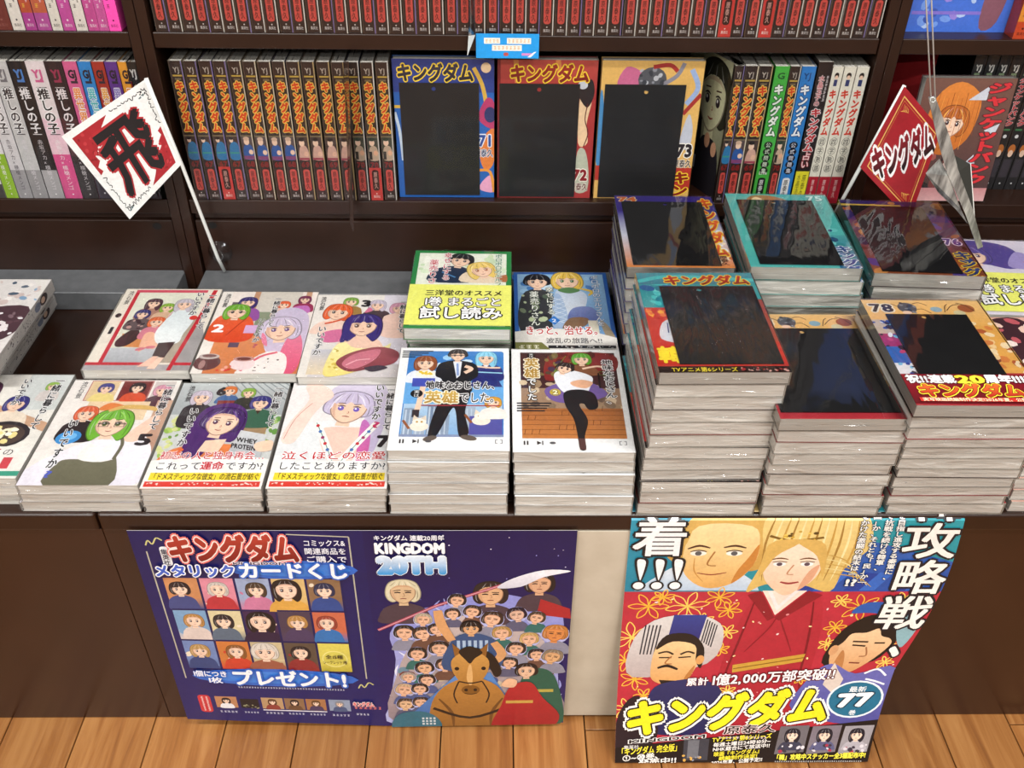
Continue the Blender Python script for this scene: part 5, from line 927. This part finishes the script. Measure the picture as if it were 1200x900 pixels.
sheet('promotional_poster', 'wide blue poster with small picture grid and horse rider hung on the counter front', 'poster', BWd, BHt, offset_map(blue_surf), [('illustration', P), ('lettering', Tt)], .001, 2, 2)

# red poster
RW, RH = .369, .50
A = P = Art(369, 500); Tt = Art(369, 500)
A.rect(0, 0, 369, 500, 'c2303a'); A.rect(0, 320, 369, 500, '1f8a98', '2aa0ac'); A.rect(0, 320, 90, 500, '1c7f98', '2f9cb8'); A.poly([(180, 320), (369, 320), (369, 400), (260, 430), (180, 380)], '274a9c', '2f64b4')
for k in range(9): A.poly([(200+k*18, 322), (230+k*18, 322), (250+k*16, 352), (226+k*16, 356)], ['1f3f94', '3468c0', '27509f'][k % 3])
A.sh.clear(); A.rect(0, 0, 369, 500, 'b32a38', 'bc3040'); A.rect(0, 308, 369, 500, '1f8a98', '2aa0ac'); A.rect(0, 308, 90, 500, '1c7f98', '2f9cb8'); A.poly([(180, 308), (369, 308), (369, 360), (260, 400), (180, 350)], '274a9c', '2f64b4')
for k in range(9): A.poly([(200+k*18, 310), (230+k*18, 310), (250+k*16, 338), (226+k*16, 342)], ['1f3f94', '3468c0', '27509f'][k % 3])
# upper left: large fair head with collar
A.tf = lambda x, y: (104+(x-154)*.84, max(310, 315+(y-342)*.77))
A.blob([(50, 318), (76, 372), (110, 392), (190, 372), (206, 318)], 'b8cce0', 'd8e4ee'); A.blob([(92, 400), (90, 450), (110, 492), (160, 510), (214, 500), (222, 420), (200, 380)], 'c89a4c', 'e0b868')
A.blob([(104, 420), (110, 372), (140, 342), (176, 352), (200, 392), (204, 440), (190, 480), (120, 480)], 'dfa85c', 'f8e2a8'); A.blob([(96, 440), (104, 486), (118, 500), (112, 470), (106, 440)], 'd8b060'); A.blob([(206, 438), (200, 480), (190, 510), (214, 500), (222, 450)], 'd8b060'); A.poly([(110, 504), (104, 540), (222, 540), (206, 500)], 'e6c47c')
A.blob([(176, 352), (200, 392), (204, 440), (192, 410), (180, 380)], 'c8843c')
for x in (124, 172): A.ell(x, 420, 11, 5.5, 'f6f0e4'); A.ell(x, 420, 4.5, 5, '5a5a5c'); A.line([(x-15, 430+(x > 150)*3), (x, 437), (x+15, 432)], 4.5, '4a2c1c', .5); A.line([(x-11, 424), (x, 427), (x+11, 424)], 2.4, '3a2418', .3)
A.line([(146, 424), (138, 396), (150, 392)], 2.4, 'a8743c'); A.line([(126, 376), (146, 372), (166, 377)], 2.6, '8c3c2c', .4); A.line([(120, 410), (122, 380), (136, 356)], 2, 'c89048', .6)
# centre: fair-haired figure in a red robe
A.tf = lambda x, y: (188+(x-235)*.92, 307+(y-320)*(.69 if y > 320 else .95))
A.blob([(190, 480), (200, 510), (260, 540), (310, 520), (326, 440), (300, 380), (290, 322), (250, 340), (206, 340), (184, 322), (196, 400)], 'd8b464', 'f0d890')
for k in range(12): A.line([(206+k*9, 520-k*2), (196+k*10, 440), (200+k*8.6, 350)], 3, ['a8803c', 'f4e4a8', 'c89c4c'][k % 3], .8)
for k in range(5): A.line([(262, 420-k*12), (300+k*4, 400-k*10), (316+k*6, 350-k*4)], 2.4, ['c8a050', 'f0dc98'][k % 2], .7)
A.line([(200, 462), (228, 450), (266, 458)], 5, '7c5c24'); specks(A, 212, 448, 256, 474, 16, ['c8a03c', '5a441c', 'e8c860'], 2, 4, 80)
A.tf = None
A.blob([(120, -10), (132, 120), (140, 240), (160, 300), (216, 304), (240, 270), (262, 120), (270, -10)], '9c1c2a', 'b42a38'); A.poly([(160, 310), (183, 266), (212, 310)], 'f0dccc')
A.tf = lambda x, y: (188+(x-235)*.92, 307+(y-320)*(.69 if y > 320 else .95))
A.blob([(200, 390), (204, 352), (226, 318), (244, 320), (266, 356), (270, 396), (258, 436), (212, 436)], 'eec4a2', 'fae4cc'); A.blob([(196, 360), (200, 440), (232, 454), (236, 442), (212, 412)], 'd8b060'); A.blob([(275, 360), (270, 440), (240, 454), (238, 442), (262, 412)], 'd8b060')
for x in (218, 252): A.ell(x, 392, 8, 5, 'f8f4f0'); A.ell(x, 392, 3.6, 4.6, '5a4a54'); A.line([(x-10, 404), (x, 407), (x+10, 404)], 3.4, '6a4424', .5); A.line([(x-9, 397), (x, 399), (x+9, 397)], 2, '3a2820', .3)
A.line([(236, 390), (230, 368), (238, 366)], 2, 'c08c68'); A.line([(224, 347), (235, 343), (247, 347)], 5, '9c3c3c', .4); A.blob([(256, 372), (268, 390), (262, 350), (248, 326)], 'dca482')
A.tf = None
A.poly([(158, 310), (183, 262), (176, 256), (144, 302)], '8c1a26'); A.poly([(214, 310), (183, 262), (190, 256), (232, 302)], '8c1a26'); A.poly([(166, 310), (183, 274), (203, 310), (198, 310), (183, 284), (171, 310)], 'e8e4e0')
A.line([(134, 60), (146, 190), (154, 290)], 3, '7c1420', .5); A.line([(256, 60), (240, 190), (224, 290)], 3, '7c1420', .5); A.line([(160, 200), (180, 240), (186, 262)], 2, '8c1a26', .5); A.line([(220, 200), (200, 240), (190, 262)], 2, '8c1a26', .5); A.poly([(152, 162), (240, 182), (240, 196), (150, 176)], 'c89a3c'); A.poly([(152, 168), (240, 188), (240, 190), (152, 170)], '8c6420')
for k, (x, y, r) in enumerate(((30, 282, 24), (76, 282, 26), (112, 298, 18), (14, 226, 28), (126, 276, 16), (130, 236, 14), (46, 298, 14), (98, 256, 14), (282, 280, 24), (330, 292, 16), (262, 244, 14), (318, 250, 11), (22, 150, 20), (14, 96, 20), (36, 120, 14), (340, 214, 14), (128, 204, 12), (262, 214, 12), (346, 250, 12), (256, 292, 12), (8, 184, 20), (150, 128, 12), (246, 150, 10), (350, 180, 12))): flower(A, x, y, r, ['f0b83c', 'f6d060'][k % 2], 1.5, 6, k*13)
specks(A, 4, 90, 365, 304, 60, ['f0d0cc', 'e08a8c', 'f6e0a0'], 1, 2.4, 81)
# lower left: man in a pale head-dress (plain); lower right: short-haired man
A.tf = lambda x, y: (71+(x-76)*.9, 141+(y-74)*.83)
A.blob([(18, 90), (12, 160), (40, 214), (96, 226), (136, 196), (126, 120)], 'b8a8a4', 'd8d4d0'); A.poly([(62, 172), (66, 226), (110, 226), (106, 172)], '2a2a6c', '33408c')
for k in range(5): A.line([(30+k*5, 204), (26+k*5, 140)], 2, '2a2c34', sm=False); A.line([(112+k*3.6, 216-k*3), (110+k*3.6, 168-k*3)], 1.8, '2a2c34', sm=False)
A.blob([(44, 110), (48, 84), (70, 74), (98, 84), (112, 120), (108, 160), (84, 180), (56, 172), (46, 146)], 'd89c5c', 'f0cc96'); A.blob([(48, 150), (60, 182), (94, 184), (116, 154), (118, 110), (108, 126), (102, 160), (70, 168)], '1f1814'); A.ell(114, 128, 6, 10, 'd89c5c'); A.line([(52, 142), (64, 146), (74, 140)], 3.4, '2a1c14'); A.line([(84, 140), (94, 146), (104, 142)], 3.4, '2a1c14'); A.line([(54, 133), (72, 133)], 2.8, '2a1c14'); A.line([(82, 133), (100, 135)], 2.8, '2a1c14'); A.line([(54, 110), (68, 115), (84, 107)], 6, '1f1612', .4); A.line([(72, 136), (64, 121), (74, 119)], 2.4, 'a86c3c'); A.poly([(58, 84), (70, 56), (86, 82)], '1f1814'); A.blob([(96, 90), (108, 116), (106, 96), (98, 82)], 'b8783c')
A.tf = None
A.blob([(40, 84), (46, 130), (70, 146), (110, 150), (142, 128), (140, 60), (60, 50)], '1d1f4c', '2a2c5c'); A.blob([(0, 20), (4, 90), (30, 120), (60, 60), (40, 20)], '241820')
A.tf = lambda x, y: (308+(x-312)*.95, 165+(y-84)*.94)
A.blob([(268, 100), (274, 160), (304, 192), (342, 182), (354, 146), (340, 104), (300, 96)], '1c1714'); A.blob([(274, 120), (284, 90), (310, 80), (332, 100), (348, 132), (344, 146), (330, 152), (322, 166), (308, 158), (290, 156), (284, 140)], 'd09660', 'f0ca9e'); A.ell(276, 124, 6, 10, 'd8a070'); A.line([(298, 134), (316, 132)], 2.8, '2a1c14'); A.line([(326, 138), (340, 138)], 2.8, '2a1c14'); A.line([(296, 141), (317, 140)], 3, '2a1c14'); A.line([(318, 130), (324, 114), (315, 112)], 2.2, 'a06a44'); A.line([(306, 100), (321, 99)], 2.6, '7c3c2c'); A.blob([(286, 92), (300, 84), (296, 110), (288, 124)], 'b87c48')
A.blob([(276, 196), (292, 216), (340, 212), (350, 190), (300, 196)], '2a5aa8'); A.blob([(340, 190), (369, 180), (366, 130), (350, 150)], '8ab0b8')
A.tf = None
A.blob([(246, 90), (256, 150), (280, 178), (318, 160), (369, 170), (369, 70)], '4a4a90', '6a6ab0'); A.poly([(284, 180), (304, 150), (298, 120), (278, 140)], 'd8c8bc'); A.line([(330, 160), (346, 168), (360, 156)], 3, 'eef0f4'); A.line([(334, 150), (348, 146), (362, 140)], 3, 'eef0f4')
A.poly([(0, -10), (369, -10), (369, 76), (218, 55), (0, 27)], '171112')
A.ell(328, 113, 39, 34, 'e8eef0', 0, 24); A.ell(328, 113, 36, 31, '1c6a88', 0, 24)
for k, (x, c) in enumerate(((230, '6a6468'), (276, '7a7078'), (322, '9a9498'))): A.poly([(x, 14), (x+42, 18), (x+44, 66), (x+3, 64)], c); girl(A, x+22, 48, 9, '22202a', ['3a3a4c', '5a5a7c', 'b0aab0'][k], h=1.8); specks(A, x+8, 18, x+40, 32, 9, ['a8344c', 'd8d0d4', '3a3440'], 1.5, 4, 90+k)
A.rect(98, 4, 134, 42, '3a3a42'); A.rect(104, 8, 120, 40, '6a6a70'); specks(A, 98, 4, 130, 14, 8, ['d8a44c', '8a8a94'], 1.5, 3, 95)
Tt.T('着', 3, 370, 66, 438, 'f4f4f4', .022, [('14181c', .07)])
for k in range(3): Tt.poly(smooth([(8+k*21, 364), (16+k*21, 369), (24+k*21, 362), (19+k*21, 330), (14+k*21, 330)], 4), '14181c'); Tt.poly(smooth([(11+k*21, 362), (16+k*21, 366), (21+k*21, 360), (17.6+k*21, 333), (15.4+k*21, 333)], 4), 'f4f4f4'); Tt.ell(15+k*21, 320, 8.5, 8.5, '14181c'); Tt.ell(15+k*21, 320, 6.2, 6.2, 'f4f4f4')
Tt.T('韓攻略戦', 305, 240, 368, 492, 'f6f2ea', .022, [('1a1c24', .07)], vert=True); Tt.T('、', 344, 190, 386, 242, 'f6f2ea', .05, [('1a1c24', .11)])
for i, (t, y0_) in enumerate((('を目指し進攻する秦軍に、', 330), ('て抗戦を続ける韓軍、', 346), ('国」か、それとも「民」か―', 322), ('をかけた激闘の結末は―', 336))): Tt.T(t, 294-i*13.5, y0_, 304-i*13.5, 442, 'f2f2ec', .03, [('1c2c4c', .09)], vert=True)
Tt.T('!?', 252, 318, 266, 334, 'f2f2ec', .04, [('1c2c4c', .09)])
Tt.T('累計', 92, 138, 122, 153, 'f4eeee', .03, [('5a1018', .09)], rise=.07); Tt.T('1億2,000万部突破!!', 124, 138, 292, 160, 'f4eeee', .03, [('5a1018', .09)], rise=.07)
Tt.T(KD, 12, 46, 294, 112, 'f4e024', .06, [('f4f0e8', .16), ('171210', .10)], rise=.095)
Tt.T('原泰久', 152, 50, 226, 66, '17130f', .02, [('f0d8d4', .07)], rise=.07); marks(Tt, 146, 41, 216, 48, 14, 'f2dcdc')
Tt.T('KINGDOM', 18, 34, 128, 43, '1a1414', .03, [('e8e4e0', .1)], rise=.09); Tt.T('集英社', 12, 24, 34, 31, 'e8e4e0', .01, rise=.05)
Tt.T('最新', 316, 126, 340, 137, 'eef2f4', .02); Tt.T('77', 304, 96, 352, 128, 'f6f8f8', .06, [('14384c', .11)], rise=.06); Tt.T('巻', 324, 84, 334, 94, 'eef2f4', .02)
Tt.T('「キングダム 完全版」', 4, 12, 94, 26, 'f2e23c', .03, rise=.1); Tt.T('①~⑳巻、', 10, 2, 70, 14, 'f2ece4', .03, rise=.1); Tt.T('発売中!!', 34, -6, 90, 6, 'f2ece4', .03, rise=.1)
Tt.T('TVアニメ 第6シリーズ', 138, 36, 222, 46, 'f2e23c', .03, rise=.09); Tt.T('毎週土曜日24時10分~', 140, 28, 222, 36, 'f2ece4', .03, rise=.09); Tt.T('NHK総合にて放送中!!', 140, 20, 222, 28, 'f2ece4', .03, rise=.09); Tt.T('映画『キングダム』', 142, 11, 212, 20, 'f2e23c', .03, rise=.09); Tt.T('続編制作決定!', 150, 4, 206, 12, 'f2e23c', .03, rise=.09); Tt.T('2026年夏、公開予定!!', 140, -4, 214, 4, 'f2ece4', .03, rise=.09)
Tt.T('「韓」攻略中ステッカー全3種配布中!', 230, 3, 364, 14, 'f2e64a', .04, rise=.03); marks(Tt, 232, -1, 360, 3, 40, 'd8d4d0')
def red_surf(x, y):
    s = 1-y/RH; d = s*.50            # distance down the sheet
    if d < .062: return (.150+x, .060-d, .3920)
    d2 = (d-.062)/.438; a = x/RW
    X0 = .150+.006*d2; X1 = .519+.030*math.sin(min(d2/.62, 1)*math.pi)*.55-.034*d2
    z = .3915-.3885*(d2-.06*d2**3)/.94
    yo = -.0025-.004*d2-.060*d2**2.4
    return (X0+(X1-X0)*a, yo, z)
sheet('promotional_poster', 'tall red and teal poster tucked under the stacks and curling onto the floor', 'poster', RW, RH, offset_map(red_surf), [('illustration', P), ('lettering', Tt)], .001, 2, 36)

# ------------------------------------------------------------------ flags
def flag(name, label, corners, stick, art, cup=None, rollc='e6e8e6'):
    """corners: lower-left, lower-right, upper-right, upper-left of the printed face"""
    ll, lr, ur, ul = [Vector(c) for c in corners]; e = empty(name, stick[0], label, 'flag', 'paper flags on white sticks'); o = e.location.copy()
    nrm = (lr-ll).cross(ul-ll).normalized(); ur = ur-nrm*((ur-ll).dot(nrm))
    def surf(x, y, z): p = ll.lerp(lr, x).lerp(ul.lerp(ur, x), y); return p + nrm*z
    bm = bmesh.new(); n = 1; F_, B_ = [], []
    for j in range(2):
        for i in range(n+1): F_.append(bm.verts.new(surf(i/n, j, 0)-o)); B_.append(bm.verts.new(surf(i/n, j, -.0005)-o))
    for i in range(n):
        a, b, c, d = i, i+1, n+2+i, n+1+i
        bm.faces.new((F_[a], F_[b], F_[c], F_[d])); bm.faces.new((B_[d], B_[c], B_[b], B_[a])); bm.faces.new((B_[a], B_[b], F_[b], F_[a])); bm.faces.new((F_[d], F_[c], B_[c], B_[d]))
    bm.faces.new((F_[0], F_[n+1], B_[n+1], B_[0])); bm.faces.new((B_[n], B_[2*n+1], F_[2*n+1], F_[n]))
    link('flag_sheet', mesh_of('flag_sheet', bm, MAT['paper']), e)
    W, H = (lr-ll).length, (ul-ll).length; sc = W/art.w
    link('flag_print', art.build('flag_print', sc, lambda x, y, z: surf(x/W, y/(art.h*sc), z)-o, MAT['ink'], [('x', W*i/n) for i in range(1, n)]), e)
    link('stick', tube_mesh('stick', [Vector(p)-o for p in stick], .0024, MAT['white'], 10), e)
    if cup:
        c = Vector(cup)-o; bm = bmesh.new(); m_ = 20; prof = ((.0002, .0175), (-.002, .0165), (-.005, .008), (-.0065, .005), (-.011, .0045), (-.0115, .001)); rings = []
        for dy, r_ in prof: rings.append([bm.verts.new((c.x+r_*math.cos(2*math.pi*k/m_), c.y+dy, c.z+r_*math.sin(2*math.pi*k/m_))) for k in range(m_)])
        for a, b in zip(rings, rings[1:]):
            for k in range(m_): bm.faces.new((a[k], a[(k+1) % m_], b[(k+1) % m_], b[k]))
        bm.faces.new(rings[-1]); bmesh.ops.recalc_face_normals(bm, faces=bm.faces)
        s = link('suction_cup', mesh_of('suction_cup', bm, MAT['acrylic'], smooth=True), e); s['label'] = 'clear plastic suction cup'
        ring = [c+Vector((.0062*math.cos(2*math.pi*k/16), -.012+.003*math.sin(2*math.pi*k/16), .0062*math.sin(2*math.pi*k/16))) for k in range(17)]
        link('clip_ring', tube_mesh('clip_ring', ring, .0011, MAT['acrylic'], 8), e)
    return e
A = FA = Art(100, 104); A.rect(0, 0, 100, 104, 'eceeec')
for s in (0, 1):
    f = (lambda x, y: (x, y)) if s == 0 else (lambda x, y: (100-x, 104-y))
    A.poly([f(7, 97), f(7, 52), f(12, 54), f(10, 60), f(16, 64), f(15, 70), f(22, 74), f(24, 80), f(32, 84), f(38, 90), f(48, 97)], 'a8222c')
    specks(A, *(f(9, 66) if s == 0 else f(24, 95)), *(f(24, 95) if s == 0 else f(9, 66)), 16, ['8c1820', 'c03a40'], 1.2, 2.6, 100)
    q = random.Random(8+s)
    for base in range(9):
        t = base*4.6; A.line([f(7+t, 6+q.uniform(0, 2)), f(9+t, 9+q.uniform(-2, 2)), f(11+t, 6+q.uniform(-1, 2))], .9, '2a2c30'); A.line([f(6+q.uniform(0, 2), 8+t), f(9+q.uniform(-2, 2), 10+t), f(6+q.uniform(-1, 2), 12+t)], .9, '2a2c30')
    specks(A, *(f(6, 5) if s == 0 else f(18, 14)), *(f(18, 14) if s == 0 else f(6, 5)), 8, ['2a2c30', '6a7c80'], .6, 1.4, 101)
A.T('飛', 18, 12, 82, 92, '17161a', .03, [('b02830', .055)])
FB = A = Art(100, 118); A.rect(0, 0, 100, 118, 'a01f28'); A.frame(8, 8, 92, 110, 1.6, 'e0b060'); A.frame(12, 12, 88, 106, .5, 'c8883c')
for x, y, sx, sy in ((86, 14, -1, 1), (14, 104, 1, -1)):
    for k in range(4): A.line([(x+sx*(2+k*3), y+sy*1), (x+sx*(5+k*3), y+sy*(8-k)), (x+sx*(1+k*2), y+sy*(11-k*2))], .8, 'd8a050')
ca_, sa_ = math.cos(R(50)), math.sin(R(50)); A.tf = lambda x, y: (50+x*ca_-y*sa_, 59+x*sa_+y*ca_)
A.T(KD, -58, -20, 60, 20, '1a1316', .05, [('f2eeee', .15)], c2='8c1c26'); A.tf = None
# white flag: measured corners, leaning a little out of the shelf
yw = .415
W_ = [onY(72, 160, yw-.012), onY(152, 257, yw), onY(213, 192, yw+.004), onY(172, 94, yw-.012)]
# printed up direction runs from lower right edge to the stick side
s0 = onZ(270, 322, .4222); cupw = onY(258, 295, YB+.0055)
pa = Vector((cupw.x, cupw.y-.016, cupw.z)); s0 = pa + (pa-onY(213, 192, yw))*.27; s0.z = .4235
topw = onY(171, 92, yw-.012)
flag('hand_flag', 'white square flag with a black character, on a stick stuck to the left', [W_[1], W_[2], W_[3], W_[0]], [s0, pa, onY(213.5, 194, yw+.007), topw], FA, cupw)
yq = .40
Q_ = [onY(1008, 196, yq), onY(1066, 258, yq-.006), onY(1103, 153, yq-.004), onY(1060, 101, yq)]
# red flag is wider than high: text runs from the lower left edge
b0 = onY(985, 238, yq+.035)
flag('hand_flag', 'dark red diamond-hung flag with gold border, on a stick at the right', [Q_[0], Q_[1], Q_[2], Q_[3]], [b0+(b0-onY(1008, 196, yq+.004))*.35, b0, onY(1008, 196, yq+.004), onY(1060, 100, yq+.003)], FB)

# ------------------------------------------------------------------ hanging silver cardboard pop
def prism(name, pts, t, mat, parent, o):
    """flat polygon given by 3-D points, thickened"""
    P_ = [Vector(p)-o for p in pts]; n = (P_[1]-P_[0]).cross(P_[2]-P_[0]).normalized()*t; bm = bmesh.new()
    a = [bm.verts.new(p) for p in P_]; b = [bm.verts.new(p+n) for p in P_]; bm.faces.new(a); bm.faces.new(b[::-1])
    for i in range(len(a)): bm.faces.new((a[i], b[i], b[(i+1) % len(a)], a[(i+1) % len(a)]))
    bmesh.ops.recalc_face_normals(bm, faces=bm.faces); return link(name, mesh_of(name, bm, MAT[mat]), parent)
yh = .33
hp = empty('hanging_sign', onY(1146, 285, yh), 'crumpled silver-grey folded card hanging from two white strings', 'sign'); o = hp.location.copy()
def H_(u, v, d=0): return onY(u, v, yh+d)
prism('folded_strip', [H_(1088, 114), H_(1096, 113), H_(1113, 160), H_(1123, 199), H_(1110, 203), H_(1099, 165)], .0012, 'silver', hp, o)
prism('folded_strip', [H_(1110, 203), H_(1123, 199), H_(1140, 245), H_(1152, 289), H_(1146, 292), H_(1131, 250)], .0012, 'silver', hp, o)
prism('side_wing', [H_(1085, 203), H_(1101, 186, .006), H_(1112, 206), H_(1126, 245), H_(1134, 262), H_(1120, 245, .004), H_(1100, 226, .006)], .0008, 'silver', hp, o)
prism('side_wing', [H_(1115, 180, .006), H_(1137, 192, .016), H_(1138, 215, .014), H_(1142, 262, .006), H_(1136, 244), H_(1123, 201)], .0008, 'silver_dark', hp, o)
prism('side_wing', [H_(1136, 192, .017), H_(1138, 192, .017), H_(1143, 262, .007), H_(1141, 262, .007)], .0008, 'paper', hp, o)
for u0, u1 in ((1083, 1091), (1090, 1096)):
    a, b = H_(u1, 117), H_(u0, -40); b = a+(b-a)*3.2; link('string', tube_mesh('string', [a-o, (a+b)/2-o, b-o], .0008, MAT['string'], 6), hp)
link('eyelet', tube_mesh('eyelet', [H_(1093+3*math.cos(k*math.pi/6), 117+3*math.sin(k*math.pi/6), -.002)-o for k in range(13)], .0006, MAT['white'], 6), hp)

# ------------------------------------------------------------------ shelf label, clear divider, brown divider
yl_ = YB-.003
c0, c1 = onY(558, 68, yl_), onY(632, 40, yl_)
e = empty('shelf_label', (c0.x, yl_, c0.z), 'small bright blue label card on the upper shelf edge', 'label'); Wl, Hl = c1.x-c0.x, c1.z-c0.z
bm = bmesh.new(); box_geo(bm, 0, 0, 0, Wl, .0008, Hl); link('card', ink_mesh('card', bm, '1f9ae0'), e)
A = Art(110, 42); A.rect(0, 0, 110, 42, '1f9ae6'); A.rect(14, 25, 42, 35, 'f4ece0'); A.rect(54, 25, 96, 35, 'f4ece0'); A.rect(28, 13, 80, 23, 'f4ece0'); marks(A, 15, 26, 41, 34, 4, 'd8a87c'); marks(A, 55, 26, 95, 34, 6, 'd8a87c'); marks(A, 30, 14, 78, 22, 7, 'd8a87c'); A.rrect(48, 4, 57, 10, 3, 'b8504c'); A.rect(80, 5, 100, 9, 'd88ac8'); A.poly([(90, 2), (96, 2), (106, 12), (101, 11)], 'f4f6fa')
link('label_print', A.build('label_print', Wl/110, lambda x, y, z: (x, -z, y*(Hl/(42*Wl/110))), MAT['ink']), e)
a0, a1 = onY(552, -20, YB+.002), onY(556, 42, YB-.004)
e = empty('clear_divider', (a1.x, a1.y, a1.z), 'narrow clear plastic divider standing beside the blue label', 'divider'); o = e.location.copy()
prism('divider_plate', [onY(549, -20, YB-.012), onY(557, -20, YB+.0), onY(557, 41, YB-.002), onY(549.5, 42, YB-.012)], .0006, 'acrylic', e, o)
prism('divider_foot', [onY(549.5, 42, YB-.012), onY(557, 41, YB-.002), onY(548, 65, YB-.014)], .0006, 'white', e, o)
yd = YB-.03
e = empty('shelf_divider', onY(412, 272, yd), 'thin dark divider plate sticking out between two dark spines', 'divider'); o = e.location.copy()
prism('divider_plate', [onY(402, 72, YB-.001), onY(408, 72, yd), onY(411, 160, yd), onY(414, 272, yd), onY(410, 262, yd+.004), onY(409, 236, YB-.004), onY(406, 160, YB-.001)], .0006, 'plate', e, o)
